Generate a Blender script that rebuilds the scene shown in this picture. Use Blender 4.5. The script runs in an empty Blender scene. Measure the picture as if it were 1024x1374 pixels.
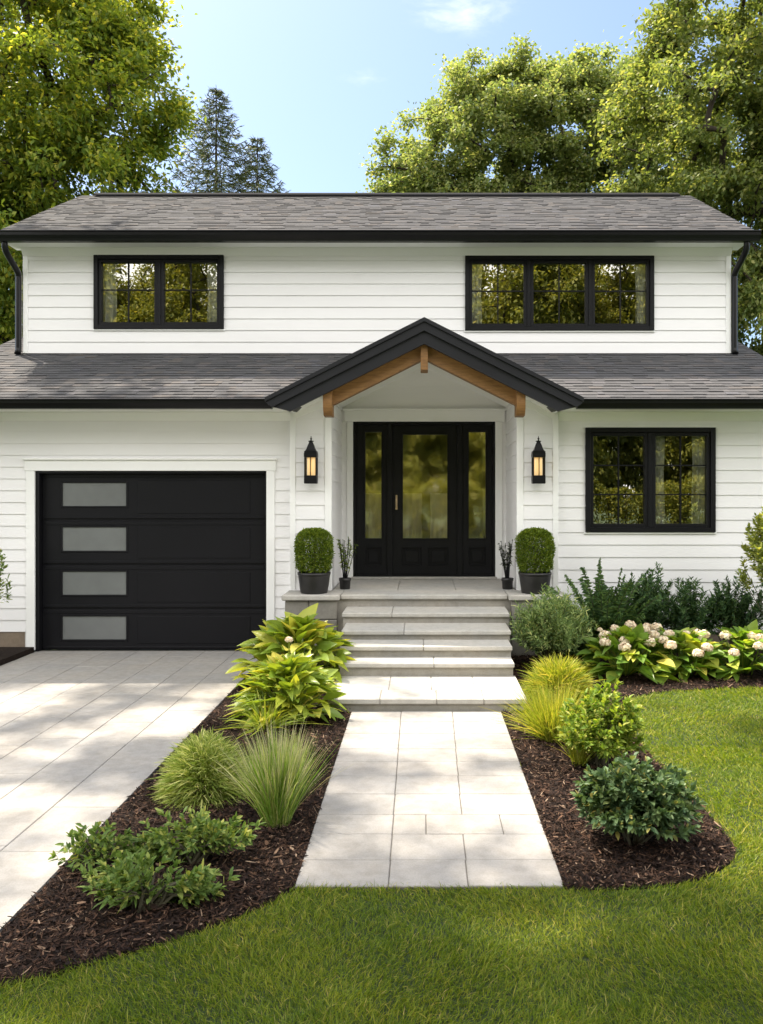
import bpy, math
import numpy as np
from math import radians, pi, sin, cos

# ---------------------------------------------------------------- camera, sky, sun, exposure
S = bpy.context.scene
COL = S.collection
EYE, FPX, VX, VY = 1.85, 1100.0, 567.0, 663.0
cd = bpy.data.cameras.new('camera')
cam = bpy.data.objects.new('camera', cd); COL.objects.link(cam)
cam.location = (0, 0, EYE); cam.rotation_euler = (radians(90), 0, 0)
cd.sensor_fit = 'VERTICAL'; cd.sensor_height = 24.0; cd.lens = FPX / 1374 * 24.0
cd.shift_x = -(VX - 512) / 1374; cd.shift_y = -(687 - VY) / 1374
cd.clip_start = 0.05; cd.clip_end = 2000
S.camera = cam

SUN_TO = np.array([-0.40, 0.35, 1.0]); SUN_TO /= np.linalg.norm(SUN_TO)
SUN_EL = math.asin(SUN_TO[2]); SUN_AZ = math.atan2(SUN_TO[0], SUN_TO[1])
SKY_STRENGTH, SUN_STRENGTH = 0.10, 4.8
S.view_settings.view_transform = 'Standard'; S.view_settings.look = 'None'
S.view_settings.exposure = 1.38; S.view_settings.gamma = 1.0

W = bpy.data.worlds.new('World'); S.world = W; W.use_nodes = True
nt = W.node_tree; nt.nodes.clear()
wo = nt.nodes.new('ShaderNodeOutputWorld'); bg = nt.nodes.new('ShaderNodeBackground')
sky = nt.nodes.new('ShaderNodeTexSky'); sky.sky_type = 'NISHITA'; sky.sun_disc = False
sky.sun_elevation = SUN_EL; sky.sun_rotation = SUN_AZ
sky.air_density = 1.0; sky.dust_density = 2.0; sky.ozone_density = 2.6; sky.altitude = 50
bg.inputs['Strength'].default_value = SKY_STRENGTH
# a few thin clouds, placed by direction in the sky
geo = nt.nodes.new('ShaderNodeTexCoord')
def cloud(direction, radius, scale, stretch, lo, hi, prev):
    d = np.array(direction, float); d /= np.linalg.norm(d)
    sub = nt.nodes.new('ShaderNodeVectorMath'); sub.operation = 'SUBTRACT'; sub.inputs[1].default_value = d
    nt.links.new(geo.outputs['Generated'], sub.inputs[0])
    mp = nt.nodes.new('ShaderNodeMapping'); mp.vector_type = 'POINT'
    mp.inputs['Rotation'].default_value = (0, radians(stretch[3]), 0)
    mp.inputs['Scale'].default_value = (stretch[0] / radius, stretch[1] / radius, stretch[2] / radius)
    nt.links.new(sub.outputs[0], mp.inputs[0])
    ln = nt.nodes.new('ShaderNodeVectorMath'); ln.operation = 'LENGTH'
    nt.links.new(mp.outputs[0], ln.inputs[0])
    mr = nt.nodes.new('ShaderNodeMapRange'); mr.inputs['From Min'].default_value = 1.0; mr.inputs['From Max'].default_value = 0.0
    nt.links.new(ln.outputs['Value'], mr.inputs['Value'])
    no = nt.nodes.new('ShaderNodeTexNoise'); no.inputs['Scale'].default_value = scale
    no.inputs['Detail'].default_value = 8; no.inputs['Roughness'].default_value = 0.6
    no.inputs['Distortion'].default_value = 0.4
    nt.links.new(mp.outputs[0], no.inputs['Vector'])
    m = nt.nodes.new('ShaderNodeMath'); m.operation = 'MULTIPLY'
    nt.links.new(mr.outputs[0], m.inputs[0]); nt.links.new(no.outputs['Fac'], m.inputs[1])
    r2 = nt.nodes.new('ShaderNodeMapRange'); r2.interpolation_type = 'SMOOTHSTEP'
    r2.inputs['From Min'].default_value = lo; r2.inputs['From Max'].default_value = hi
    r2.inputs['To Max'].default_value = 0.6
    nt.links.new(m.outputs[0], r2.inputs['Value'])
    mx = nt.nodes.new('ShaderNodeMix'); mx.data_type = 'RGBA'
    mx.inputs[7].default_value = (6.2, 6.2, 6.2, 1)
    nt.links.new(r2.outputs[0], mx.inputs[0]); nt.links.new(prev, mx.inputs[6])
    return mx.outputs[2]
sk = sky.outputs[0]
sk = cloud((0.050, 1, 0.592), 0.095, 3.0, (0.75, 1, 2.3, 28), 0.22, 0.75, sk)
sk = cloud((-0.07, 1, 0.51), 0.07, 2.0, (0.8, 1, 3.4, 10), 0.30, 1.1, sk)
# added unseen cloud bank over the street side, to brighten the shaded facade
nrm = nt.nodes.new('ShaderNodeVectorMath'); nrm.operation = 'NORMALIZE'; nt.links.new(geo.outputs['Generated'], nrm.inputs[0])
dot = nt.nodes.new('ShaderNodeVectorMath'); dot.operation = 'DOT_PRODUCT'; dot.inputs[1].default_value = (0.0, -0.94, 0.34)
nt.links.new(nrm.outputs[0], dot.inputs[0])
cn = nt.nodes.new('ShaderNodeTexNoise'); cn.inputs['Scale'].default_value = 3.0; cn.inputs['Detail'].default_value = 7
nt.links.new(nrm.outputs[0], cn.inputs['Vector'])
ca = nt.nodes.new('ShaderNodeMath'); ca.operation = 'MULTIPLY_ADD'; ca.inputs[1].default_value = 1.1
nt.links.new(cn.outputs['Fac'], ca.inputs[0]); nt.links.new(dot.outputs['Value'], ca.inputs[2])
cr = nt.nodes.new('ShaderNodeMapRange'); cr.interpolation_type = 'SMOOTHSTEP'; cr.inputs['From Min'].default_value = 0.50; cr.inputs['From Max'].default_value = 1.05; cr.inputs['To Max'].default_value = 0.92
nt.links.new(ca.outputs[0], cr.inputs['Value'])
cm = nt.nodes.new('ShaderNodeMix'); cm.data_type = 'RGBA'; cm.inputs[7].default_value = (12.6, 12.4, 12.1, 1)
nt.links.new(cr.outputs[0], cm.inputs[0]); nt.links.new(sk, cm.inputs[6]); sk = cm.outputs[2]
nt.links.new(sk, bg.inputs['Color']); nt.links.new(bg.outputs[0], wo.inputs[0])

sd = bpy.data.lights.new('sun', 'SUN'); sd.energy = SUN_STRENGTH; sd.angle = radians(0.9); sd.color = (1.0, 0.90, 0.75)
sun = bpy.data.objects.new('sun', sd); COL.objects.link(sun)
sun.location = (-20, 30, 60)
sun.rotation_euler = (radians(90) - SUN_EL, 0, math.atan2(SUN_TO[0], -SUN_TO[1]))
S.render.engine = 'CYCLES'
S.cycles.max_bounces = 8; S.cycles.transparent_max_bounces = 12; S.cycles.diffuse_bounces = 5
S.cycles.use_denoising = True
try: S.cycles.denoiser = 'OPENIMAGEDENOISE'
except Exception: pass

# ---------------------------------------------------------------- helpers
def at(px, py, Y):
    "a point of the photograph at depth Y -> X, Z"
    return ((px - VX) * Y / FPX, EYE + (VY - py) * Y / FPX)
def gr(px, py, h=0.0):
    "a point of the photograph on ground of height h -> X, Y"
    Y = FPX * (EYE - h) / (py - VY)
    return ((px - VX) * Y / FPX, Y)

class MB:
    def __init__(s): s.v = []; s.l = []; s.sz = []; s.m = []; s.sm = []; s.n = 0
    def add(s, v, f, mat=0, smooth=False):
        v = np.asarray(v, float).reshape(-1, 3); f = np.asarray(f, int)
        s.v.append(v); s.l.append((f + s.n).ravel())
        s.sz.append(np.full(len(f), f.shape[1], int)); s.m.append(np.full(len(f), mat, int))
        s.sm.append(np.full(len(f), smooth, bool)); s.n += len(v)
    def box(s, x0, x1, y0, y1, z0, z1, mat=0, bev=0.0):
        if x1 < x0: x0, x1 = x1, x0
        if bev <= 0:
            v = [(x, y, z) for x in (x0, x1) for y in (y0, y1) for z in (z0, z1)]
            s.add(v, [(0, 1, 3, 2), (4, 6, 7, 5), (0, 4, 5, 1), (2, 3, 7, 6), (0, 2, 6, 4), (1, 5, 7, 3)], mat)
            return
        c = np.array([(x0 + x1) / 2, (y0 + y1) / 2, (z0 + z1) / 2]); h = np.array([x1 - x0, y1 - y0, z1 - z0]) / 2
        b = min(bev, h.min() * 0.8); vs = []; idx = {}
        for sx in (-1, 1):
            for sy in (-1, 1):
                for sz in (-1, 1):
                    sg = np.array([sx, sy, sz])
                    for a in range(3):
                        o = h - b; o = o.copy(); o[a] = h[a]
                        idx[(sx, sy, sz, a)] = len(vs); vs.append(c + sg * o)
        F4 = []; F3 = []
        def fix(q):
            P = np.array([vs[i] for i in q]); n = np.cross(P[1] - P[0], P[2] - P[0])
            return q if np.dot(n, P.mean(0) - c) > 0 else q[::-1]
        for a in range(3):
            o = [i for i in range(3) if i != a]
            for sg in (-1, 1):
                q = []
                for u, w in ((-1, -1), (1, -1), (1, 1), (-1, 1)):
                    k = [0, 0, 0]; k[a] = sg; k[o[0]] = u; k[o[1]] = w; q.append(idx[(*k, a)])
                F4.append(fix(q))
            for u in (-1, 1):
                for w in (-1, 1):
                    k1 = [0, 0, 0]; k2 = [0, 0, 0]; k1[a] = -1; k2[a] = 1
                    for k in (k1, k2): k[o[0]] = u; k[o[1]] = w
                    F4.append(fix([idx[(*k1, o[0])], idx[(*k2, o[0])], idx[(*k2, o[1])], idx[(*k1, o[1])]]))
        for sx in (-1, 1):
            for sy in (-1, 1):
                for sz in (-1, 1): F3.append(fix([idx[(sx, sy, sz, a)] for a in range(3)]))
        s.add(vs, F4, mat); n0 = s.n - len(vs)
        s.l.append((np.array(F3) + n0).ravel()); s.sz.append(np.full(8, 3, int)); s.m.append(np.full(8, mat, int)); s.sm.append(np.full(8, False))
    def prism(s, poly, plane, a0, a1, mat=0, smooth=False):
        P = np.asarray(poly, float); n = len(P)
        def mk(a):
            o = np.zeros((n, 3))
            if plane == 'xz': o[:, 0], o[:, 2], o[:, 1] = P[:, 0], P[:, 1], a
            elif plane == 'yz': o[:, 1], o[:, 2], o[:, 0] = P[:, 0], P[:, 1], a
            else: o[:, 0], o[:, 1], o[:, 2] = P[:, 0], P[:, 1], a
            return o
        area = 0.5 * np.sum(P[:, 0] * np.roll(P[:, 1], -1) - np.roll(P[:, 0], -1) * P[:, 1])
        flip = (area < 0) ^ (plane == 'xz') ^ (a1 < a0)
        v = np.vstack([mk(a0), mk(a1)]); i = np.arange(n); j = (i + 1) % n
        side = np.stack([i, j, j + n, i + n], 1); bot = i[::-1][None]; top = (i + n)[None]
        if flip: side, bot, top = side[:, ::-1], bot[:, ::-1], top[:, ::-1]
        n0 = s.n; s.add(v, side, mat, smooth)
        for c_ in (bot, top):
            s.l.append((c_ + n0).ravel()); s.sz.append(np.array([n])); s.m.append(np.array([mat])); s.sm.append(np.array([False]))
    def tube(s, pts, rad, n=8, mat=0, caps=True):
        P = np.asarray(pts, float); k = len(P); rad = np.broadcast_to(np.asarray(rad, float), (k,))
        T = np.gradient(P, axis=0); T /= np.linalg.norm(T, axis=1)[:, None] + 1e-9
        up = np.array([0, 0, 1.0]) if abs(T[:, 2]).mean() < 0.8 else np.array([0, 1.0, 0])
        U = np.cross(T, up); U /= np.linalg.norm(U, axis=1)[:, None] + 1e-9; V = np.cross(T, U)
        a = np.arange(n) * 2 * pi / n + pi / n
        R = P[:, None] + rad[:, None, None] * (np.cos(a)[None, :, None] * U[:, None] + np.sin(a)[None, :, None] * V[:, None])
        i = np.arange(n); j = (i + 1) % n
        F = np.concatenate([np.stack([r * n + i, (r + 1) * n + i, (r + 1) * n + j, r * n + j], 1) for r in range(k - 1)])
        n0 = s.n; s.add(R.reshape(-1, 3), F, mat, n > 5)
        if caps:
            for c_ in ((i)[None], (i[::-1] + (k - 1) * n)[None]):
                s.l.append((c_ + n0).ravel()); s.sz.append(np.array([n])); s.m.append(np.array([mat])); s.sm.append(np.array([False]))
    def lathe(s, prof, n=24, mat=0, c=(0, 0, 0), smooth=True):
        a = np.arange(n) * 2 * pi / n; k = len(prof)
        R = np.array([[(c[0] + r * cos(t), c[1] + r * sin(t), c[2] + z) for t in a] for r, z in prof]).reshape(-1, 3)
        i = np.arange(n); j = (i + 1) % n
        F = np.concatenate([np.stack([q * n + i, q * n + j, (q + 1) * n + j, (q + 1) * n + i], 1) for q in range(k - 1)])
        s.add(R, F, mat, smooth)
    def frusta(s, A, B, ra, rb, n=5, mat=0):
        A = np.asarray(A); B = np.asarray(B); T = B - A; T /= np.linalg.norm(T, axis=1)[:, None] + 1e-9
        up = np.where(np.abs(T[:, 2:3]) > 0.9, np.array([[1.0, 0, 0]]), np.array([[0, 0, 1.0]]))
        U = np.cross(T, up); U /= np.linalg.norm(U, axis=1)[:, None] + 1e-9; V = np.cross(T, U)
        a = np.arange(n) * 2 * pi / n
        D = np.cos(a)[None, :, None] * U[:, None] + np.sin(a)[None, :, None] * V[:, None]
        R = np.concatenate([A[:, None] + D * ra[:, None, None], B[:, None] + D * rb[:, None, None]], 1)
        i = np.arange(n); j = (i + 1) % n
        f = np.stack([i, i + n, j + n, j], 1)
        F = (np.arange(len(A))[:, None, None] * 2 * n + f[None]).reshape(-1, 4)
        s.add(R.reshape(-1, 3), F, mat, True)
    def strips(s, base, d, side, L, Wd, bend, prof, mat=0, fold=0.0, smooth=False):
        "N leaves or blades: a centre line bent by bend*t^2, a width profile, optional V fold"
        N = len(base); k = len(prof); t = np.linspace(0, 1, k)
        L = np.broadcast_to(L, (N,)); Wd = np.broadcast_to(Wd, (N,)); prof = np.asarray(prof)
        C = base[:, None] + d[:, None] * (L[:, None] * t)[..., None] + bend[:, None] * (t ** 2)[None, :, None]
        half = side[:, None] * (0.5 * Wd[:, None] * prof)[..., None]
        if fold:
            nr = np.cross(side, d); nr /= np.linalg.norm(nr, axis=1)[:, None] + 1e-9
            up = nr[:, None] * (fold * 0.5 * Wd[:, None] * prof)[..., None]
            V = np.stack([C - half + up, C, C + half + up], 2).reshape(N, -1, 3); m = 3
            r = np.arange(k - 1)
            f = np.concatenate([np.stack([r * 3, r * 3 + 1, r * 3 + 4, r * 3 + 3], 1), np.stack([r * 3 + 1, r * 3 + 2, r * 3 + 5, r * 3 + 4], 1)])
        else:
            V = np.stack([C - half, C + half], 2).reshape(N, -1, 3); m = 2
            r = np.arange(k - 1); f = np.stack([r * 2, r * 2 + 1, r * 2 + 3, r * 2 + 2], 1)
        F = (np.arange(N)[:, None, None] * (k * m) + f[None]).reshape(-1, 4)
        s.add(V.reshape(-1, 3), F, mat, smooth)
    def build(s, name, mats, parent=None, local=False):
        me = bpy.data.meshes.new(name)
        V = np.concatenate(s.v); Lp = np.concatenate(s.l); sz = np.concatenate(s.sz)
        me.vertices.add(len(V)); me.vertices.foreach_set('co', V.astype(np.float32).ravel())
        me.loops.add(len(Lp)); me.loops.foreach_set('vertex_index', Lp.astype(np.int32))
        me.polygons.add(len(sz)); me.polygons.foreach_set('loop_start', np.concatenate([[0], np.cumsum(sz)[:-1]]).astype(np.int32))
        me.polygons.foreach_set('loop_total', sz.astype(np.int32))
        me.polygons.foreach_set('material_index', np.concatenate(s.m).astype(np.int32))
        me.polygons.foreach_set('use_smooth', np.concatenate(s.sm))
        if not isinstance(mats, (list, tuple)): mats = [mats]
        for m in mats: me.materials.append(m)
        me.update(calc_edges=True); me.validate()
        o = bpy.data.objects.new(name, me); COL.objects.link(o)
        if parent is not None:
            o.parent = parent
            if not local and parent.type == 'EMPTY': o.location = tuple(-np.array(parent.location))
        return o

def tag(o, label=None, cat=None, group=None, kind=None):
    if label: o['label'] = label
    if cat: o['category'] = cat
    if group: o['group'] = group
    if kind: o['kind'] = kind
    return o
def thing(name, label, cat, loc=(0, 0, 0), group=None):
    o = bpy.data.objects.new(name, None); COL.objects.link(o); o.location = loc; o.empty_display_size = 0.2
    return tag(o, label, cat, group)
def unit(a): return a / (np.linalg.norm(a, axis=-1, keepdims=True) + 1e-9)
def inpoly(P, poly):
    x, y = P[:, 0], P[:, 1]; r = np.zeros(len(P), bool); n = len(poly)
    for i in range(n):
        x0, y0 = poly[i]; x1, y1 = poly[(i + 1) % n]
        if y0 == y1: continue
        c = ((y0 > y) != (y1 > y)) & (x < (x1 - x0) * (y - y0) / (y1 - y0) + x0); r ^= c
    return r
def smooth_line(pts, k=6):
    P = np.array(pts, float); out = []
    Q = np.vstack([2 * P[0] - P[1], P, 2 * P[-1] - P[-2]])
    for i in range(1, len(Q) - 2):
        for t in np.arange(k) / k:
            a, b, c, d = Q[i - 1], Q[i], Q[i + 1], Q[i + 2]
            out.append(0.5 * (2 * b + (c - a) * t + (2 * a - 5 * b + 4 * c - d) * t ** 2 + (3 * b - a - 3 * c + d) * t ** 3))
    out.append(P[-1]); return np.array(out)

# ---------------------------------------------------------------- materials
def newmat(name):
    m = bpy.data.materials.new(name); m.use_nodes = True
    return m, m.node_tree, m.node_tree.nodes['Principled BSDF']
def ramp(nt, stops, src):
    r = nt.nodes.new('ShaderNodeValToRGB'); e = r.color_ramp.elements
    while len(e) < len(stops): e.new(0.5)
    for q, (p, c) in zip(e, stops): q.position = p; q.color = (*c, 1)
    nt.links.new(src, r.inputs[0]); return r.outputs[0]
def noise(nt, scale, detail=4, rough=0.55, stretch=(1, 1, 1)):
    tc = nt.nodes.new('ShaderNodeTexCoord'); mp = nt.nodes.new('ShaderNodeMapping'); mp.inputs['Scale'].default_value = stretch
    n = nt.nodes.new('ShaderNodeTexNoise'); n.inputs['Scale'].default_value = scale; n.inputs['Detail'].default_value = detail; n.inputs['Roughness'].default_value = rough
    nt.links.new(tc.outputs['Object'], mp.inputs[0]); nt.links.new(mp.outputs[0], n.inputs['Vector']); return n.outputs['Fac']
def mixc(nt, fac, a, b, mode='MIX'):
    m = nt.nodes.new('ShaderNodeMix'); m.data_type = 'RGBA'; m.blend_type = mode
    for s_, i in ((fac, 0), (a, 6), (b, 7)):
        if hasattr(s_, 'links'): nt.links.new(s_, m.inputs[i])
        elif i == 0: m.inputs[0].default_value = s_
        else: m.inputs[i].default_value = (*s_, 1)
    return m.outputs[2]
def bump(nt, bs, h, strength, dist=0.01):
    b = nt.nodes.new('ShaderNodeBump'); b.inputs['Strength'].default_value = strength; b.inputs['Distance'].default_value = dist
    nt.links.new(h, b.inputs['Height']); nt.links.new(b.outputs[0], bs.inputs['Normal'])
def island(nt):
    g = nt.nodes.new('ShaderNodeNewGeometry'); return g.outputs['Random Per Island']
def paint(name, c, rough=0.5, var=0.06, scale=2.0, bmp=0.0, bscale=60, spec=0.5, stretch=(1, 1, 1), isl=0.0):
    m, nt, b = newmat(name)
    lo = tuple(x * (1 - var) for x in c); hi = tuple(min(1, x * (1 + var)) for x in c)
    col = ramp(nt, [(0.3, lo), (0.7, hi)], noise(nt, scale, 5, 0.6, stretch))
    if isl:
        g = ramp(nt, [(0, (1 - isl,) * 3), (1, (1 + isl,) * 3)], island(nt)); col = mixc(nt, 1.0, col, g, 'MULTIPLY')
    nt.links.new(col, b.inputs['Base Color'])
    b.inputs['Roughness'].default_value = rough; b.inputs['Specular IOR Level'].default_value = spec
    if bmp: bump(nt, b, noise(nt, bscale, 3, 0.6, stretch), bmp, 0.004)
    return m
def leafmat(name, stops, trans=0.35, tcol=None, rough=0.5, spec=0.2):
    m, nt, b = newmat(name)
    col = ramp(nt, stops, island(nt)); nt.links.new(col, b.inputs['Base Color'])
    b.inputs['Roughness'].default_value = rough; b.inputs['Specular IOR Level'].default_value = spec
    tr = nt.nodes.new('ShaderNodeBsdfTranslucent')
    tc = mixc(nt, 1.0, col, tcol or (1.9, 1.7, 0.7), 'MULTIPLY'); nt.links.new(tc, tr.inputs['Color'])
    mx = nt.nodes.new('ShaderNodeMixShader'); mx.inputs[0].default_value = trans
    nt.links.new(b.outputs[0], mx.inputs[1]); nt.links.new(tr.outputs[0], mx.inputs[2])
    nt.links.new(mx.outputs[0], nt.nodes['Material Output'].inputs[0]); return m

M = {}
M['white'] = paint('white_siding_paint', (0.825, 0.815, 0.82), 0.55, 0.025, 1.2, 0.05, 40, 0.3, (0.4, 1, 3))
M['trim'] = paint('white_trim_paint', (0.86, 0.86, 0.85), 0.45, 0.015, 2.0, 0, 60, 0.35)
M['black'] = paint('black_frame_paint', (0.0065, 0.0065, 0.008), 0.42, 0.15, 3, 0.03, 120, 0.22)
M['blackgut'] = paint('black_gutter_metal', (0.005, 0.005, 0.0065), 0.33, 0.2, 4, 0, 60, 0.3)
M['fascia'] = paint('charcoal_fascia_paint', (0.014, 0.0145, 0.0175), 0.5, 0.12, 3, 0.08, 50, 0.25, stretch=(0.4, 1, 1))
M['garage'] = paint('black_garage_paint', (0.0065, 0.0065, 0.0085), 0.45, 0.1, 1.5, 0.05, 180, 0.2)
M['ridge'] = paint('ridge_shingle', (0.018, 0.018, 0.02), 0.95, 0.3, 30, 0.3, 80, 0.05)
def wood():
    m, nt, b = newmat('stained_cedar')
    n = noise(nt, 6, 6, 0.65, (1.2, 6, 9)); c = ramp(nt, [(0.25, (0.12, 0.052, 0.015)), (0.5, (0.215, 0.105, 0.030)), (0.8, (0.28, 0.148, 0.048))], n)
    nt.links.new(c, b.inputs['Base Color']); b.inputs['Roughness'].default_value = 0.55; bump(nt, b, n, 0.3, 0.004); return m
M['wood'] = wood()
def stone(name, c, var, isl=0.08, rough=0.75, warm=(1.05, 1.0, 0.93)):
    m, nt, b = newmat(name)
    big = noise(nt, 1.7, 6, 0.62); fine = noise(nt, 130, 3, 0.7); mid = noise(nt, 14, 5, 0.65)
    lo = tuple(x * (1 - var) for x in c); hi = tuple(x * (1 + var) * w for x, w in zip(c, warm))
    col = ramp(nt, [(0.3, lo), (0.7, hi)], big)
    col = mixc(nt, 1.0, col, ramp(nt, [(0.3, (0.86,) * 3), (0.55, (1.0,) * 3), (0.75, (1.08,) * 3)], fine), 'MULTIPLY')
    col = mixc(nt, 1.0, col, ramp(nt, [(0.32, (0.86, 0.85, 0.83)), (0.6, (1.03,) * 3)], mid), 'MULTIPLY')
    g = ramp(nt, [(0, (1 - isl,) * 3), (1, (1 + isl, 1 + isl * 0.9, 1 + isl * 0.7))], island(nt)); col = mixc(nt, 1.0, col, g, 'MULTIPLY')
    nt.links.new(col, b.inputs['Base Color']); b.inputs['Roughness'].default_value = rough; b.inputs['Specular IOR Level'].default_value = 0.3
    bump(nt, b, mid, 0.25, 0.003); return m
M['paver'] = stone('pale_granite_paver', (0.285, 0.278, 0.271), 0.055, 0.05)
M['tread'] = stone('grey_limestone_tread', (0.42, 0.415, 0.40), 0.09, 0.05)
M['riser'] = stone('grey_stone_riser', (0.31, 0.30, 0.28), 0.12, 0.06)
M['block'] = stone('grey_stone_block', (0.22, 0.215, 0.20), 0.18, 0.16)
M['found'] = stone('concrete_foundation', (0.21, 0.17, 0.135), 0.15, 0.02)
M['joint'] = paint('joint_sand', (0.13, 0.115, 0.10), 0.9, 0.3, 60)
def shingle(name, base, isl):
    m, nt, b = newmat(name)
    i = island(nt)
    c = ramp(nt, [(0, tuple(x * (1 - isl) for x in base)), (0.4, base), (0.7, tuple(x * (1 + isl * .5) for x in base)), (0.88, (base[0] * 1.3, base[1] * 1.2, base[2] * 1.1)), (1, (base[0] * 1.2, base[1] * 1.22, base[2] * 1.3))], i)
    gn = noise(nt, 260, 2, 0.8)
    c = mixc(nt, 1.0, c, ramp(nt, [(0.3, (0.62,) * 3), (0.5, (1.0,) * 3), (0.72, (1.4,) * 3)], gn), 'MULTIPLY')
    c = mixc(nt, 1.0, c, ramp(nt, [(0.3, (0.82,) * 3), (0.7, (1.12, 1.1, 1.06))], noise(nt, 1.6, 5, 0.6)), 'MULTIPLY')
    nt.links.new(c, b.inputs['Base Color']); b.inputs['Roughness'].default_value = 0.9; b.inputs['Specular IOR Level'].default_value = 0.2
    bump(nt, b, gn, 0.4, 0.003); return m
M['shingle'] = shingle('asphalt_shingle', (0.071, 0.071, 0.077), 0.15)
def glass(name, tint, refl, rough=0.0, wob=0.0, wscale=1.5, wdist=0.02, gc=(0.97, 0.95, 0.86)):
    m, nt, b = newmat(name); nt.nodes.remove(b)
    t = nt.nodes.new('ShaderNodeBsdfTransparent'); t.inputs[0].default_value = (*tint, 1)
    g = nt.nodes.new('ShaderNodeBsdfGlossy'); g.inputs['Roughness'].default_value = rough; g.inputs['Color'].default_value = (*gc, 1)
    if wob: bump(nt, g, noise(nt, wscale, 3, 0.5), wob, wdist)
    lw = nt.nodes.new('ShaderNodeFresnel'); lw.inputs['IOR'].default_value = 1.5
    mr = nt.nodes.new('ShaderNodeMath'); mr.operation = 'ADD'; mr.use_clamp = True; mr.inputs[1].default_value = refl; nt.links.new(lw.outputs[0], mr.inputs[0])
    mx = nt.nodes.new('ShaderNodeMixShader'); nt.links.new(mr.outputs[0], mx.inputs[0])
    nt.links.new(t.outputs[0], mx.inputs[1]); nt.links.new(g.outputs[0], mx.inputs[2])
    nt.links.new(mx.outputs[0], nt.nodes['Material Output'].inputs[0]); return m
M['glass'] = glass('window_glass', (0.90, 0.92, 0.88), 0.36, 0.0, 0.05, 1.2)
M['doorglass'] = glass('door_glass', (0.88, 0.86, 0.80), 0.55, 0.04, 0.035, 6.0, 0.01, (1.0, 0.93, 0.78))
M['lampglass'] = glass('lantern_glass', (0.95, 0.9, 0.8), 0.03)
M['frost'] = paint('frosted_glass', (0.15, 0.158, 0.158), 0.27, 0.10, 3.0, 0.1, 30, 0.6)
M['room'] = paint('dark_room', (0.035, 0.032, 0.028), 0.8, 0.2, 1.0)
M['curtain'] = paint('white_curtain', (0.86, 0.85, 0.80), 0.8, 0.05, 5)
M['brass'] = paint('brass', (0.62, 0.47, 0.28), 0.35, 0.1, 20); M['brass'].node_tree.nodes['Principled BSDF'].inputs['Metallic'].default_value = 0.6
M['pot'] = paint('black_pot', (0.016, 0.015, 0.015), 0.45, 0.2, 8, 0.08, 30)
M['soil'] = paint('potting_soil', (0.03, 0.02, 0.014), 0.95, 0.3, 40, 0.5, 60)
def glow(name, c, s):
    m, nt, b = newmat(name); b.inputs['Base Color'].default_value = (0.8, 0.7, 0.5, 1); b.inputs['Emission Color'].default_value = (*c, 1); b.inputs['Emission Strength'].default_value = s; return m
M['flame'] = glow('lit_lamp_tube', (1.0, 0.72, 0.38), 0.34)
M['lampback'] = glow('lit_lamp_diffuser', (1.0, 0.60, 0.26), 0.13)
def mulchmat(name, stops, chips):
    m, nt, b = newmat(name)
    c = ramp(nt, stops, island(nt) if chips else noise(nt, 45, 6, 0.75))
    nt.links.new(c, b.inputs['Base Color']); b.inputs['Roughness'].default_value = 0.9; b.inputs['Specular IOR Level'].default_value = 0.2
    if not chips: bump(nt, b, noise(nt, 55, 6, 0.8), 1.0, 0.03)
    return m
M['mulch'] = mulchmat('mulch_bed', [(0.25, (0.008, 0.005, 0.004)), (0.5, (0.022, 0.014, 0.010)), (0.8, (0.05, 0.03, 0.02))], False)
M['chip'] = mulchmat('mulch_chip', [(0, (0.010, 0.006, 0.005)), (0.5, (0.024, 0.013, 0.009)), (0.80, (0.056, 0.029, 0.018)), (0.94, (0.11, 0.062, 0.038)), (1.0, (0.28, 0.20, 0.14))], True)
def turf(name):
    m, nt, b = newmat(name)
    c = ramp(nt, [(0.3, (0.022, 0.042, 0.008)), (0.7, (0.045, 0.075, 0.015))], noise(nt, 5, 6, 0.7)); nt.links.new(c, b.inputs['Base Color']); b.inputs['Roughness'].default_value = 0.9
    bump(nt, b, noise(nt, 90, 4, 0.8), 1.0, 0.03); return m
M['turf'] = turf('turf')
def grassmat():
    m = leafmat('lawn_blade', [(0, (0.068, 0.116, 0.010)), (0.45, (0.135, 0.190, 0.015)), (0.82, (0.205, 0.245, 0.022)), (0.95, (0.29, 0.275, 0.05)), (1, (0.38, 0.32, 0.13))], 0.4, (1.6, 1.7, 0.6), 0.5, 0.25)
    nt = m.node_tree; n = noise(nt, 1.6, 4, 0.6)
    b = nt.nodes['Principled BSDF']; src = b.inputs['Base Color'].links[0].from_socket
    g = mixc(nt, 1.0, src, ramp(nt, [(0.3, (0.68, 0.80, 0.8)), (0.7, (1.4, 1.2, 0.95))], n), 'MULTIPLY'); nt.links.new(g, b.inputs['Base Color']); return m
M['grass'] = grassmat()
M['bark'] = paint('bark', (0.045, 0.036, 0.028), 0.9, 0.4, 8, 0.8, 25, 0.2, (1, 1, 0.25))
M['stem'] = paint('plant_stem', (0.06, 0.055, 0.03), 0.8, 0.3, 20)
M['leafA'] = leafmat('broad_leaf_warm', [(0, (0.091, 0.151, 0.032)), (0.5, (0.160, 0.223, 0.047)), (0.85, (0.257, 0.296, 0.059)), (1, (0.393, 0.375, 0.078))], 0.5, (2.0, 1.75, 0.6))
M['leafB'] = leafmat('maple_leaf_light', [(0, (0.131, 0.184, 0.067)), (0.5, (0.221, 0.268, 0.103)), (0.9, (0.335, 0.354, 0.153)), (1, (0.453, 0.419, 0.206))], 0.42, (1.5, 1.5, 0.7))
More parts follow.
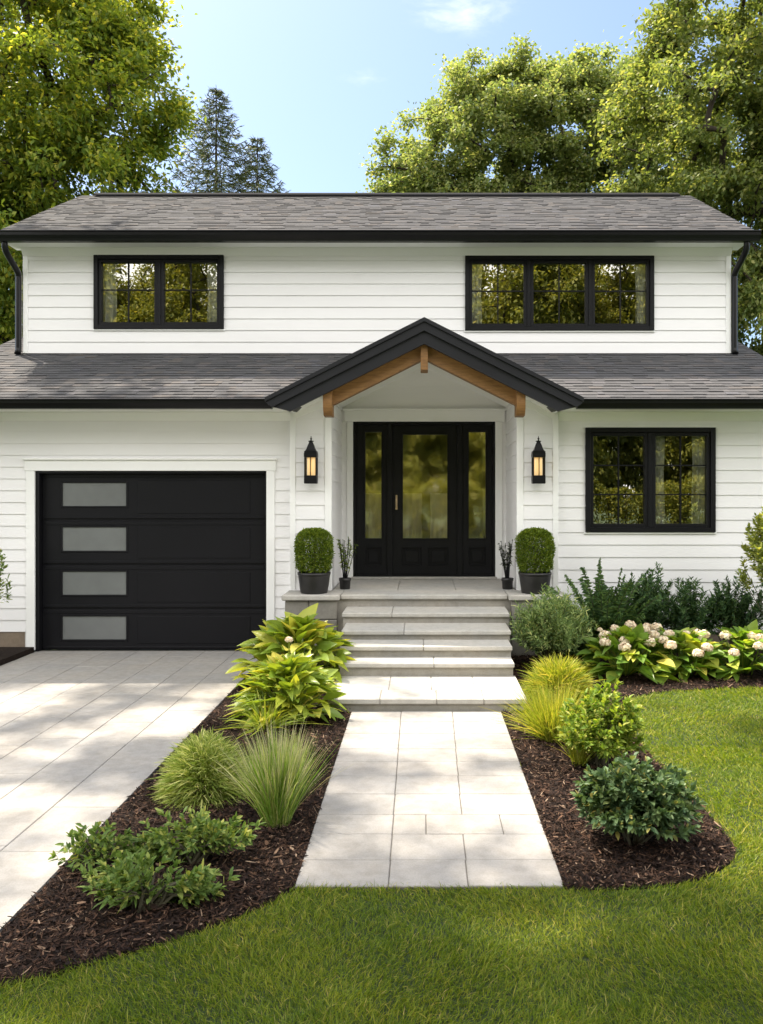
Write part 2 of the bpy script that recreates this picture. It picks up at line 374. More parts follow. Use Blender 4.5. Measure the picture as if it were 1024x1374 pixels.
M['leafC'] = leafmat('maple_leaf_deep', [(0, (0.100, 0.142, 0.045)), (0.5, (0.172, 0.216, 0.068)), (0.9, (0.267, 0.290, 0.103)), (1, (0.378, 0.358, 0.137))], 0.45, (1.55, 1.5, 0.65))
M['leafD'] = leafmat('street_leaf_golden', [(0, (0.115, 0.140, 0.028)), (0.5, (0.20, 0.215, 0.045)), (0.9, (0.30, 0.295, 0.065)), (1, (0.40, 0.36, 0.09))], 0.42, (1.5, 1.4, 0.6))
M['needle'] = leafmat('spruce_needle', [(0, (0.038, 0.058, 0.026)), (0.6, (0.071, 0.098, 0.038)), (1, (0.140, 0.148, 0.050))], 0.1)
M['box'] = leafmat('boxwood_leaf', [(0, (0.062, 0.112, 0.016)), (0.5, (0.122, 0.188, 0.022)), (1, (0.244, 0.298, 0.038))], 0.3)
M['hosta'] = leafmat('broad_hosta_leaf', [(0, (0.159, 0.247, 0.032)), (0.55, (0.264, 0.342, 0.044)), (0.85, (0.422, 0.446, 0.064)), (1, (0.598, 0.527, 0.112))], 0.38, (1.6, 1.5, 0.5), 0.35, 0.5)
M['hydleaf'] = leafmat('hydrangea_leaf', [(0, (0.098, 0.185, 0.028)), (0.6, (0.177, 0.277, 0.037)), (0.9, (0.337, 0.385, 0.062)), (1, (0.567, 0.477, 0.086))], 0.35, (1.6, 1.6, 0.5), 0.4, 0.4)
M['petal'] = leafmat('hydrangea_petal', [(0, (0.634, 0.489, 0.351)), (0.5, (0.800, 0.699, 0.513)), (0.85, (0.800, 0.761, 0.630)), (1, (0.800, 0.761, 0.421))], 0.25, (1.1, 1.0, 0.95), 0.6, 0.2)
M['yew'] = leafmat('yew_leaf', [(0, (0.026, 0.062, 0.026)), (0.6, (0.059, 0.117, 0.043)), (1, (0.124, 0.196, 0.070))], 0.2)
M['fern'] = leafmat('frond_leaf', [(0, (0.042, 0.090, 0.034)), (0.6, (0.078, 0.150, 0.050)), (1, (0.156, 0.240, 0.072))], 0.25)
M['rosem'] = leafmat('grey_green_leaf', [(0, (0.117, 0.187, 0.069)), (0.6, (0.201, 0.284, 0.097)), (0.92, (0.336, 0.392, 0.140)), (1, (0.705, 0.706, 0.278))], 0.25, (1.4, 1.4, 0.8))
M['sedge'] = leafmat('variegated_sedge', [(0, (0.155, 0.224, 0.040)), (0.5, (0.280, 0.349, 0.080)), (0.85, (0.532, 0.547, 0.199)), (1, (0.728, 0.672, 0.318))], 0.35, (1.4, 1.4, 0.7))
M['feather'] = leafmat('feather_grass_blade', [(0, (0.121, 0.237, 0.028)), (0.5, (0.225, 0.344, 0.058)), (0.85, (0.433, 0.490, 0.144)), (1, (0.728, 0.651, 0.288))], 0.35, (1.4, 1.4, 0.7))
M['plume'] = leafmat('pale_plume', [(0, (0.30, 0.30, 0.15)), (0.6, (0.46, 0.43, 0.25)), (1, (0.60, 0.54, 0.36))], 0.35, (1.2, 1.2, 0.9))
M['gold'] = leafmat('golden_grass_blade', [(0, (0.149, 0.218, 0.023)), (0.5, (0.276, 0.322, 0.040)), (0.85, (0.437, 0.414, 0.069)), (1, (0.575, 0.460, 0.149))], 0.4, (1.5, 1.4, 0.5))
M['lowshrub'] = leafmat('pale_shrub_leaf', [(0, (0.082, 0.142, 0.034)), (0.6, (0.149, 0.223, 0.052)), (0.9, (0.267, 0.311, 0.080)), (1, (0.446, 0.432, 0.115))], 0.3, (1.5, 1.5, 0.6))
M['darkshrub'] = leafmat('blue_green_leaf', [(0, (0.047, 0.089, 0.040)), (0.6, (0.095, 0.151, 0.062)), (0.92, (0.159, 0.216, 0.081)), (1, (0.348, 0.287, 0.081))], 0.25, (1.5, 1.5, 0.7))
M['limeshrub'] = leafmat('lime_shrub_leaf', [(0, (0.118, 0.200, 0.028)), (0.6, (0.210, 0.288, 0.045)), (0.9, (0.354, 0.388, 0.079)), (1, (0.525, 0.475, 0.135))], 0.35, (1.5, 1.5, 0.5))
M['yellowshrub'] = leafmat('golden_shrub_leaf', [(0, (0.153, 0.204, 0.048)), (0.6, (0.275, 0.324, 0.084)), (1, (0.459, 0.456, 0.120))], 0.4, (1.4, 1.3, 0.6))
M['darktwig'] = leafmat('dark_twig_leaf', [(0, (0.016, 0.022, 0.012)), (0.7, (0.035, 0.048, 0.022)), (1, (0.08, 0.10, 0.04))], 0.15)

# ---------------------------------------------------------------- ground, paving, beds
WALL, PORT, DOORY, UPY = 9.90, 9.80, 11.15, 11.50
EAVE_Y, EAVE_Z, PITCH = 9.35, 2.94, 0.412
DRX0, DRX1, DRZ = -4.67, -1.78, -0.05
def sheet(name, poly, z, mat, label=None):
    mb = MB(); P = np.asarray(poly, float); n = len(P)
    if 0.5 * np.sum(P[:, 0] * np.roll(P[:, 1], -1) - np.roll(P[:, 0], -1) * P[:, 1]) < 0: P = P[::-1]
    mb.v.append(np.c_[P, np.full(n, z)]); mb.l.append(np.arange(n)); mb.sz.append(np.array([n])); mb.m.append(np.array([0])); mb.sm.append(np.array([False])); mb.n = n
    return tag(mb.build(name, mat), label, kind='structure')
sheet('ground', [(-400, -400), (400, -400), (400, 400), (-400, 400)], -0.12, M['turf'])
def slab(name, poly, z0, z1, mat):
    mb = MB(); mb.prism(poly, 'xy', z0, z1); return tag(mb.build(name, mat), kind='structure')
slab('lawn', [(DRX1 + 0.015, -9), (14, -9), (14, 9.88), (DRX1 + 0.015, 9.88)], -0.11, 0.0, M['turf'])
slab('lawn', [(-14, -9), (DRX0 - 0.01, -9), (DRX0 - 0.01, 9.88), (-14, 9.88)], -0.11, 0.0, M['turf'])
# planting beds
lb_curve = smooth_line([gr(396, 1194.5), gr(352, 1219), gr(300, 1240), gr(225, 1267), gr(150, 1287), gr(75, 1310), gr(0, 1326), (-1.765, 2.99)])
left_bed = [(-0.605, 6.93), (-0.82, 6.95), (-0.82, 9.87), (-1.765, 9.87)] + [tuple(p) for p in lb_curve[::-1]]
rb_curve = smooth_line([gr(757, 1195), gr(812, 1196), gr(887, 1191), gr(942, 1180), gr(974, 1163), gr(987, 1148), gr(977, 1126), gr(952, 1097), gr(927, 1068), gr(892, 1035), gr(862, 1003), gr(842, 972), gr(836, 950), gr(860, 935), gr(912, 928), gr(1024, 924), (5.5, 7.82)])
right_bed = [tuple(p) for p in rb_curve] + [(5.5, 9.87), (0.90, 9.87), (0.90, 6.95), (0.67, 6.93)]
slab('mulch_bed', left_bed, -0.1, 0.008, M['mulch'])
slab('mulch_bed', right_bed, -0.1, 0.008, M['mulch'])
slab('mulch_bed', [(-7, 8.3), (DRX0 - 0.007, 8.3), (DRX0 - 0.007, 9.87), (-7, 9.87)], -0.1, 0.01, M['mulch'])
def pavers(name, rects, z, th, mat, gap=0.005, seed=1):
    r = np.random.default_rng(seed); mb = MB()
    for x0, x1, y0, y1 in rects:
        dz = r.uniform(-0.0012, 0.0012)
        mb.box(x0 + gap / 2, x1 - gap / 2, y0 + gap / 2, y1 - gap / 2, z - th, z + dz, 0, 0.004)
    return tag(mb.build(name, mat), kind='structure')
# walkway
WX0, WX1 = -0.60, 0.665
rows = [3.835, 4.11, 4.42, 4.69, 5.01, 5.33, 5.62, 5.90, 6.28, 6.60, 6.925]
wk = []
for i in range(len(rows) - 1):
    y0, y1 = rows[i], rows[i + 1]
    if i == 2: cuts = [WX0, -0.163, 0.02, 0.44, WX1]
    else: cuts = [WX0, -0.16 - 0.002 * i, 0.215 + 0.004 * i, WX1]
    wk += [(cuts[k], cuts[k + 1], y0, y1) for k in range(len(cuts) - 1)]
slab('walkway_base', [(WX0, 3.835), (WX1, 3.835), (WX1, 6.925), (WX0, 6.925)], -0.1, 0.010, M['joint'])
pavers('walkway', wk, 0.018, 0.05, M['paver'], 0.004, 3)
# driveway
rg = np.random.default_rng(7)
dx = [DRX0, -4.22, -3.83, -3.44, -3.03, -2.63, -2.25, DRX1 - 0.005]
dr = []
for i in range(len(dx) - 1):
    y = -3.0 + (0.37 * i) % 0.9; ys = [-3.0]
    while y < 9.9:
        if y > -2.9: ys.append(y)
        y += rg.choice([0.62, 0.8, 0.98])
    ys.append(9.93)
    ys = [q for k, q in enumerate(ys) if k == 0 or q - ys[k - 1] > 0.25 or k == len(ys) - 1]
    dr += [(dx[i], dx[i + 1], ys[k], ys[k + 1]) for k in range(len(ys) - 1)]
slab('driveway_base', [(DRX0, -3), (DRX1 - 0.005, -3), (DRX1 - 0.005, 10.0), (DRX0, 10.0)], -0.115, DRZ - 0.007, M['joint'])
pavers('driveway', dr, DRZ, 0.05, M['paver'], 0.004, 4)
mb = MB(); mb.box(DRX1 - 0.004, DRX1 + 0.012, 2.0, 9.86, -0.1, 0.012); tag(mb.build('edging_strip', M['black']), kind='structure')

# mulch chips
def chips(name, poly, ymax, seed, dens, label):
    r = np.random.default_rng(seed); P = np.array(poly); lo, hi = P.min(0), P.max(0); hi[1] = min(hi[1], ymax)
    n = int((hi - lo).prod() * dens); Q = r.uniform(lo, hi, (n, 2)); Q = Q[inpoly(Q, poly)]
    keep = r.random(len(Q)) < np.clip(4.2 / Q[:, 1], 0.25, 1) ** 1.2; Q = Q[keep]; n = len(Q)
    a = r.uniform(0, 2 * pi, n); tilt = r.normal(0, 0.28, n)
    d = np.stack([np.cos(a) * np.cos(tilt), np.sin(a) * np.cos(tilt), np.sin(tilt)], 1)
    side = unit(np.cross(d, np.array([0, 0, 1.0]) + r.normal(0, 0.35, (n, 3))))
    L = np.exp(r.normal(math.log(0.025), 0.42, n)); Wd = np.exp(r.normal(math.log(0.0058), 0.4, n))
    base = np.c_[Q, 0.012 + r.random(n) ** 2 * 0.028] - d * (L / 2)[:, None]; base[:, 2] = np.maximum(base[:, 2], 0.009)
    bend = r.normal(0, 0.006, (n, 3)); bend[:, 2] = np.abs(bend[:, 2]) * 0.8
    mb = MB(); mb.strips(base, d, side, L, Wd, bend, [0.6, 1, 0.9, 0.35], fold=0.25)
    return tag(mb.build(name, M['chip']), label, 'mulch', kind='stuff')
chips('bark_mulch', left_bed, 9.8, 21, 9000, 'dark brown bark mulch in the bed between driveway and walkway')
chips('bark_mulch', right_bed, 9.8, 22, 9000, 'dark brown bark mulch in the curved bed right of the walkway')

# lawn blades
def lawn():
    r = np.random.default_rng(5); Bs = []
    for x0, x1, y0, y1, dens in ((-1.74, 4.0, 1.9, 3.4, 22000), (-1.74, 3.2, 3.4, 4.4, 16000), (0.6, 4.0, 4.4, 6.0, 9500), (0.8, 5.5, 6.0, 8.2, 6000)):
        n = int((x1 - x0) * (y1 - y0) * dens); Q = np.c_[r.uniform(x0, x1, n), r.uniform(y0, y1, n)]
        bad = inpoly(Q, left_bed) | inpoly(Q, right_bed) | ((Q[:, 0] > WX0) & (Q[:, 0] < WX1) & (Q[:, 1] > 3.837))
        Bs.append(Q[~bad])
    Q = np.vstack(Bs); n = len(Q)
    def wave(s, ph): return np.sin(Q[:, 0] * s + ph + 1.3 * np.sin(Q[:, 1] * s * 0.7 + ph * 2)) * np.sin(Q[:, 1] * s * 1.1 + ph * 1.7)
    tuft = 0.5 + 0.5 * wave(7, 1.0); fine = wave(23, 2.0)
    a = r.uniform(0, 2 * pi, n) * 0.5 + 2.2 * wave(3.1, 0.3) + r.normal(0, 0.9, n)
    lean = np.abs(r.normal(0.45, 0.3, n))
    d = unit(np.stack([np.cos(a) * lean, np.sin(a) * lean, np.ones(n)], 1))
    L = (0.026 + 0.014 * tuft + 0.004 * fine) * np.exp(r.normal(0, 0.25, n)) * np.where(Q[:, 1] > 5, 1.05, 1.0)
    Wd = r.uniform(0.0018, 0.0036, n) * np.clip(Q[:, 1] / 3.3, 0.9, 2.0)
    side = unit(np.cross(d, r.normal(0, 1, (n, 3))))
    bend = np.stack([np.cos(a), np.sin(a), -0.7 * np.ones(n)], 1) * (L * r.uniform(0.1, 0.6, n))[:, None]
    mb = MB(); mb.strips(np.c_[Q, np.full(n, -0.002)], d, side, L, Wd, bend, [0.8, 1, 0.12])
    return tag(mb.build('lawn_grass', M['grass']), 'mown green lawn in the foreground sweeping round the right planting bed', 'grass', kind='stuff')
lawn()

# ---------------------------------------------------------------- front steps
CX = 0.02
st = thing('front_steps', 'grey stone entrance steps with low side piers leading up to the black front door', 'steps', (CX, 7.7, 0))
def flagged(mb, x0, x1, y0, y1, z0, z1, cuts, bev=0.008):
    xs = [x0] + cuts + [x1]
    for i in range(len(xs) - 1): mb.box(xs[i] + 0.0015, xs[i + 1] - 0.0015, y0, y1, z0, z1, 0, bev)
mb = MB(); mb.box(-0.79, 0.86, 6.955, 7.80, -0.1, 0.072); lan = mb.build('landing', M['riser'], st)
mb = MB(); flagged(mb, -0.81, 0.885, 6.925, 7.24, 0.072, 0.122, [-0.36, 0.12, 0.52]); 
for i, c in enumerate([(-0.81, -0.30), (-0.30, 0.08), (0.08, 0.47), (0.47, 0.885)]): mb.box(c[0] + 0.0015, c[1] - 0.0015, 7.243, 7.80, 0.072, 0.1215, 0, 0.005)
mb.build('tread', M['tread'], lan)
steps = [(7.77, 0.247, -0.80, 0.875), (8.05, 0.355, -0.815, 0.885), (8.40, 0.450, -0.835, 0.91), (8.88, 0.560, -0.875, 0.95)]
zprev = 0.122
for i, (y, z, x0, x1) in enumerate(steps):
    y2 = steps[i + 1][0] + 0.06 if i < 3 else 9.42
    mb = MB(); mb.box(x0 + 0.012, x1 - 0.012, y + 0.035, y2, 0.0, z - 0.045); o = mb.build('step', M['riser'], st)
    mb = MB(); rr = np.random.default_rng(i); flagged(mb, x0, x1, y, y2, z - 0.045, z, [rr.uniform(-0.4, 0.4)]); mb.build('tread', M['tread'], o)
PZ = 0.70
mb = MB(); mb.box(-0.975, 1.015, 9.415, 9.80, 0.0, PZ - 0.055); mb.box(CX - 1.09, CX + 1.09, 9.80, DOORY - 0.005, 0.0, PZ - 0.055); pf = mb.build('porch_floor', M['riser'], st)
mb = MB(); mb.box(-0.935, 0.975, 9.37, 9.83, PZ - 0.055, PZ, 0, 0.010)
for a, b in ((-1.08, -0.3), (-0.297, 0.4), (0.403, 1.12)): mb.box(a, b, 9.833, DOORY - 0.01, PZ - 0.05, PZ - 0.0005, 0, 0.005)
mb.build('tread', M['tread'], pf)
for sx, (x0, x1) in ((-1, (-1.60, -0.94)), (1, (0.98, 1.65))):
    mb = MB(); rr = np.random.default_rng(9 + sx); zz = 0.0
    for zt in (0.21, 0.42, PZ - 0.062):
        xs = [x0 + 0.03, x0 + rr.uniform(0.25, 0.42), x1 - (0.03 if sx < 0 else 0.03)]
        for k in range(2): mb.box(xs[k] + 0.003, xs[k + 1] - 0.003, 9.335, 9.79, zz + 0.003, zt - 0.003, 0, 0.008)
        zz = zt
    p = mb.build('pier', M['block'], st)
    mb = MB(); mb.box(x0, x1, 9.29, 9.79, PZ - 0.060, PZ + 0.003, 0, 0.012); mb.build('cap', M['tread'], p)

# ---------------------------------------------------------------- house
H = thing('house', 'white clapboard two storey house with grey shingle roofs and black trim', 'house', (-1.0, 10.5, 0))
def siding(mb, x0, x1, z0, z1, y, exp, openings=(), mat=0, axis='x', face=-1, seed=0):
    "lap boards on a wall: real wedges, cut round openings"
    z = z0; rr = np.random.default_rng(seed)
    while z < z1 - 1e-4:
        zt = min(z + exp, z1); cuts = {z, zt}; jt = rr.uniform(0.25, 0.75)
        for o in openings:
            for q in (o[2], o[3]):
                if z < q < zt: cuts.add(q)
        cuts = sorted(cuts)
        for a, b in zip(cuts[:-1], cuts[1:]):
            segs = [(x0, x1)]
            for o in openings:
                if o[2] < (a + b) / 2 < o[3]:
                    ns = []
                    for s0, s1 in segs:
                        if o[1] <= s0 or o[0] >= s1: ns.append((s0, s1)); continue
                        if o[0] > s0: ns.append((s0, o[0]))
                        if o[1] < s1: ns.append((o[1], s1))
                    segs = ns
            ta, tb = (a - z) / exp, (b - z) / exp
            da, db = 0.016 - 0.012 * ta, 0.016 - 0.012 * tb
            s2 = []
            for s0, s1 in segs:     # butt joints in long runs
                if axis == 'x' and s1 - s0 > 3.3:
                    q = s0 + (s1 - s0) * jt; s2 += [(s0, q - 0.0008), (q + 0.0008, s1)]
                else: s2.append((s0, s1))
            for s0, s1 in s2:
                if axis == 'x':
                    v = [(s0, y, a), (s1, y, a), (s1, y - da, a), (s0, y - da, a), (s1, y - db, b), (s0, y - db, b), (s0, y, b), (s1, y, b)]
                else:
                    f = face; v = [(y, s0, a), (y, s1, a), (y + f * da, s1, a), (y + f * da, s0, a), (y + f * db, s1, b), (y + f * db, s0, b), (y, s0, b), (y, s1, b)]
                F = [(3, 2, 4, 5), (0, 1, 2, 3), (5, 4, 7, 6)]
                if axis == 'y' and face > 0: F = [q[::-1] for q in F]
                mb.add(v, F, mat)
        z = zt
def wallback(mb, x0, x1, y0, y1, z0, z1, openings=()):
    xs = sorted({x0, x1, *[o[0] for o in openings], *[o[1] for o in openings]})
    for a, b in zip(xs[:-1], xs[1:]):
        zs = [(z0, z1)]
        for o in openings:
            if o[0] < (a + b) / 2 < o[1]:
                nz = []
                for q0, q1 in zs:
                    if o[2] > q0: nz.append((q0, min(o[2], q1)))
                    if o[3] < q1: nz.append((max(o[3], q0), q1))
                zs = nz
        for q0, q1 in zs: mb.box(a, b, y0, y1, q0, q1)
# openings
UWL = (*[at(x, 0, UPY)[0] for x in (127, 301)], at(0, 442, UPY)[1], at(0, 343, UPY)[1])
UWR = (*[at(x, 0, UPY)[0] for x in (624, 877)], at(0, 444, UPY)[1], at(0, 344, UPY)[1])
LWR = (*[at(x, 0, WALL)[0] for x in (785, 959)], at(0, 714, WALL)[1], at(0, 574, WALL)[1])
GAR = (at(48, 0, WALL)[0], at(358, 0, WALL)[0], -0.06, at(0, 632, WALL)[1])
DOOR = (at(474, 0, DOORY)[0], at(664.5, 0, DOORY)[0], PZ, at(0, 566, DOORY)[1])
PIN, POUT = 1.125, 1.595
UX0, UX1 = at(32, 0, UPY)[0], at(980, 0, UPY)[0]
LX0, LX1 = -6.02, 4.52
SOF = 2.836
# lower walls
mb = MB()
siding(mb, LX0 + 0.1, CX - POUT, 0.19, SOF, WALL, 0.142, [(GAR[0] - 0.02, GAR[1] + 0.02, -1, GAR[3] + 0.02)])
siding(mb, CX + POUT, LX1 - 0.1, 0.19, SOF, WALL, 0.150, [LWR])
siding(mb, CX - PIN, CX + PIN, PZ, 3.62, DOORY, 0.163, [(DOOR[0] - 0.02, DOOR[1] + 0.02, 0, DOOR[3] + 0.02)])
siding(mb, PORT, DOORY, PZ, 3.30, CX - PIN, 0.163, axis='y', face=1)
siding(mb, PORT, DOORY, PZ, 3.30, CX + PIN, 0.163, axis='y', face=-1)
for sx in (-1, 1):
    a, b = sorted((CX + sx * (PIN + 0.06), CX + sx * (POUT - 0.06)))
    siding(mb, a, b, PZ, 2.95, PORT, 0.170)
mb.build('lower_siding', M['white'], H)
mb = MB()
wallback(mb, LX0, CX - POUT + 0.02, WALL + 0.001, WALL + 0.12, 0.0, 2.95, [(GAR[0], GAR[1], -1, GAR[3])])
wallback(mb, CX + POUT - 0.02, LX1, WALL + 0.001, WALL + 0.12, 0.0, 2.95, [LWR])
for sx in (-1, 1):
    a, b = sorted((CX + sx * (PIN + 0.004), CX + sx * (POUT - 0.004)))
    mb.box(a, b, PORT + 0.003, WALL + 0.3, 0.0, 3.02)
    a, b = sorted((CX + sx * (PIN + 0.004), CX + sx * (PIN + 0.10))); mb.box(a, b, WALL + 0.31, DOORY, 0.0, 3.10)
wallback(mb, CX - PIN, CX + PIN, DOORY + 0.001, DOORY + 0.12, 0.0, 3.55, [(DOOR[0], DOOR[1], -1, DOOR[3])])
mb.box(LX0, LX0 + 0.12, WALL + 0.13, 16.4, 0, 2.95); mb.box(LX1 - 0.12, LX1, WALL + 0.13, 16.4, 0, 2.95)
mb.build('wall', M['trim'], H)
for a, b in ((LX0 + 0.02, GAR[0] - 0.13), (CX + POUT + 0.03, LX1 - 0.02)):
    mb = MB(); mb.box(a, b, WALL - 0.004, WALL + 0.0005, -0.1, 0.19); mb.build('foundation', M['found'], H)
# upper storey
UZ0, UZ1 = 3.80, 5.285
mb = MB(); siding(mb, UX0 + 0.066, UX1 - 0.066, UZ0 + 0.02, UZ1, UPY, 0.163, [UWL, UWR]); mb.build('upper_siding', M['white'], H)
mb = MB(); wallback(mb, UX0, UX1, UPY + 0.001, UPY + 0.12, 3.3, 5.36, [UWL, UWR])
GP = [(UPY + 0.13, 3.3), (16.3, 3.3), (16.3, 5.35), (13.9, 6.62), (UPY + 0.13, 5.4)]
mb.prism(GP, 'yz', UX0, UX0 + 0.12); mb.prism(GP, 'yz', UX1 - 0.12, UX1); mb.build('wall', M['trim'], H)
# corner boards
def part_box(name, mat, *b, bev=0.003, parent=H):
    mb = MB(); mb.box(*b, 0, bev); return mb.build(name, mat, parent)
for x0, x1 in ((UX0 - 0.004, UX0 + 0.066), (UX1 - 0.066, UX1 + 0.004)): part_box('corner_board', M['trim'], x0, x1, UPY - 0.022, UPY + 0.02, UZ0 + 0.01, UZ1 - 0.01)
part_box('corner_board', M['trim'], LX1 - 0.1, LX1 + 0.004, WALL - 0.022, WALL + 0.02, 0.19, SOF)
part_box('corner_board', M['trim'], LX0 - 0.004, LX0 + 0.1, WALL - 0.022, WALL + 0.02, 0.19, SOF)
for sx in (-1, 1):
    a, b = sorted((CX + sx * (PIN - 0.02), CX + sx * (PIN + 0.06))); part_box('corner_board', M['trim'], a, b, PORT - 0.022, PORT + 0.05, PZ, 3.14)
    a, b = sorted((CX + sx * (POUT - 0.06), CX + sx * (POUT + 0.006))); part_box('corner_board', M['trim'], a, b, PORT - 0.022, PORT + 0.11, 0.10, 2.88)
# sloped friezes of the portico front
def pz(x, off=0.0): return 3.82 - 0.503 * abs(x - CX) - off
for sx in (-1, 1):
    mb = MB(); xo, xi = CX + sx * POUT, CX + sx * (PIN - 0.02)
    mb.prism([(xo, pz(xo, 0.22)), (xi, pz(xi, 0.22)), (xi, pz(xi, 0.33)), (xo, pz(xo, 0.29))], 'xz', PORT - 0.028, PORT + 0.002)
    mb.build('frieze', M['trim'], H)
# soffits
mb = MB(); mb.box(LX0 - 0.1, CX - 1.62, EAVE_Y + 0.05, WALL + 0.05, SOF, SOF + 0.02); mb.box(CX + 1.62, LX1 + 0.16, EAVE_Y + 0.05, WALL + 0.05, SOF, SOF + 0.02)
mb.box(UX0 - 0.12, UX1 + 0.12, 11.10, UPY + 0.05, UZ1 - 0.001, UZ1 + 0.02)
# rounded cove under the eaves
for (x0, x1, y, z, k) in ((UX0, UX1, UPY, UZ1, 0.06), (LX0, CX - POUT, WALL, SOF, 0.05), (CX + POUT, LX1, WALL, SOF, 0.05)):
    mb.prism([(y - 0.03, z - 0.10), (y + 0.02, z - 0.10), (y + 0.02, z - 0.001), (y - 0.03 - k, z - 0.001), (y - 0.03 - k, z - 0.012)], 'yz', x0, x1)
mb.build('soffit', M['trim'], H)

# roofs
def tabs(mb, x0, x1, y0, z0, pitch, length, exp=0.118, hole=None, seed=0, side=None, mat=0):
    r = np.random.default_rng(seed); cs = 1 / math.sqrt(1 + pitch ** 2); sn = pitch * cs
    n = int(length / exp); D = np.array([0, cs, sn]); Nn = np.array([0, -sn, cs])
    for i in range(n + 1):
        s0 = i * exp - 0.015; s1 = min(s0 + exp + 0.03, length)
        x = x0 - r.uniform(0, 0.3)
        while x < x1:
            w = r.choice([0.08, 0.11, 0.14, 0.17, 0.22]) * r.uniform(0.9, 1.1); a, b = max(x, x0), min(x + w, x1); x += w
            if b - a < 0.02: continue
            yc = y0 + cs * (s0 + s1) / 2
            if hole and hole((a + b) / 2, yc): continue
            th = r.choice([0.012, 0.014, 0.018]); j = r.uniform(-0.004, 0.004)
            P = np.array([0, y0, z0]); e = np.array([1.0, 0, 0])
            q0 = P + D * (s0 + j); q1 = P + D * s1
            v = [q0 + e * a, q0 + e * b, q0 + e * b + Nn * th, q0 + e * a + Nn * th, q1 + e * b + Nn * 0.004, q1 + e * a + Nn * 0.004, q1 + e * b, q1 + e * a]
            mb.add(v, [(0, 1, 2, 3), (3, 2, 4, 5), (0, 3, 5, 7), (2, 1, 6, 4)], mat)
UEY, UEZ, UP = 11.05, 5.40, 0.54
UR0, UR1 = -5.74, 4.50
# upper roof
RIDGE_Y = 13.82; RIDGE_Z = UEZ + UP * (RIDGE_Y - UEY)
mb = MB(); mb.prism([(UEY, UEZ - 0.02), (RIDGE_Y, RIDGE_Z - 0.02), (2 * RIDGE_Y - UEY, UEZ - 0.02), (2 * RIDGE_Y - UEY, UEZ - 0.10), (RIDGE_Y, RIDGE_Z - 0.10), (UEY, UEZ - 0.10)], 'yz', UR0 + 0.02, UR1 - 0.02)
ur = mb.build('upper_roof', M['black'], H)
mb = MB(); tabs(mb, UR0, UR1, UEY - 0.03, UEZ - 0.018 - 0.03 * UP, UP, (RIDGE_Y - UEY + 0.03) * math.sqrt(1 + UP * UP), seed=11); mb.build('shingles', M['shingle'], ur)
mb = MB(); mb.prism([(RIDGE_Y - 0.16, RIDGE_Z - 0.075), (RIDGE_Y - 0.16, RIDGE_Z - 0.05), (RIDGE_Y, RIDGE_Z + 0.035), (RIDGE_Y + 0.16, RIDGE_Z - 0.05), (RIDGE_Y + 0.16, RIDGE_Z - 0.075), (RIDGE_Y, RIDGE_Z)], 'yz', UR0 + 0.25, UR1 - 0.2); mb.build('ridge_cap', M['ridge'], ur)
for x in (UR0 - 0.005, UR1 - 0.02):
    mb = MB(); mb.prism([(UEY, UEZ - 0.025), (RIDGE_Y, RIDGE_Z - 0.025), (2 * RIDGE_Y - UEY, UEZ - 0.025), (2 * RIDGE_Y - UEY, UEZ - 0.17), (RIDGE_Y, RIDGE_Z - 0.17), (UEY, UEZ - 0.13)], 'yz', x, x + 0.025); mb.build('rake_board', M['black'], ur)
# lower roof with a notch for the portico
LR0, LR1, LRY = -6.20, 4.72, 12.58
LRZ = EAVE_Z + PITCH * (LRY - EAVE_Y)
def hl(y): return EAVE_Z + PITCH * (y - EAVE_Y)
def hole(x, y): return abs(x - CX) < (3.80 - hl(y)) / 0.503
mb = MB()
pts = [(LR0 + 0.02, EAVE_Y), (CX - 1.76, EAVE_Y), (CX, 11.46), (CX + 1.76, EAVE_Y), (LR1 - 0.02, EAVE_Y), (LR1 - 0.02, LRY), (LR0 + 0.02, LRY)]
n = len(pts); vt = [(x, y, hl(y) - 0.02) for x, y in pts] + [(x, y, hl(y) - 0.09) for x, y in pts]
for tri in ((0, 1, 2), (2, 6, 0), (2, 5, 6), (2, 3, 4), (2, 4, 5)):
    mb.add([vt[i] for i in tri], [(0, 1, 2)]); mb.add([vt[i + n] for i in tri], [(2, 1, 0)])
for i in range(n):
    j = (i + 1) % n; mb.add([vt[i], vt[j], vt[j + n], vt[i + n]], [(0, 3, 2, 1)])
mb.prism([(LRY, LRZ - 0.02), (LRY + 3.9, LRZ - 1.6), (LRY + 3.9, LRZ - 1.68), (LRY, LRZ - 0.10)], 'yz', LR0 + 0.02, LR1 - 0.02)
lr = mb.build('lower_roof', M['black'], H)
mb = MB(); tabs(mb, LR0, LR1, EAVE_Y - 0.03, EAVE_Z - 0.018 - 0.03 * PITCH, PITCH, (LRY - EAVE_Y + 0.03) * math.sqrt(1 + PITCH ** 2), exp=0.125, hole=hole, seed=12); mb.build('shingles', M['shingle'], lr)
for x in (LR0 - 0.005, LR1 - 0.02):
    mb = MB(); mb.prism([(EAVE_Y, EAVE_Z - 0.025), (LRY, LRZ - 0.025), (LRY + 3.9, LRZ - 1.6), (LRY + 3.9, LRZ - 1.75), (LRY, LRZ - 0.16), (EAVE_Y, EAVE_Z - 0.13)], 'yz', x, x + 0.025); mb.build('rake_board', M['black'], lr)
for x0, x1 in ((LR0 + 0.1, UX0 - 0.03), (UX1 + 0.03, LR1 - 0.1)):
    mb = MB(); mb.prism([(LRY - 0.14, LRZ - 0.055), (LRY, LRZ + 0.03), (LRY + 0.14, LRZ - 0.05), (LRY, LRZ - 0.01)], 'yz', x0, x1); mb.build('ridge_cap', M['ridge'], lr)
mb = MB(); mb.box(UX0 - 0.01, UX1 + 0.01, UPY - 0.028, UPY - 0.001, UZ0 - 0.02, UZ0 + 0.022); mb.build('flashing', M['black'], H)
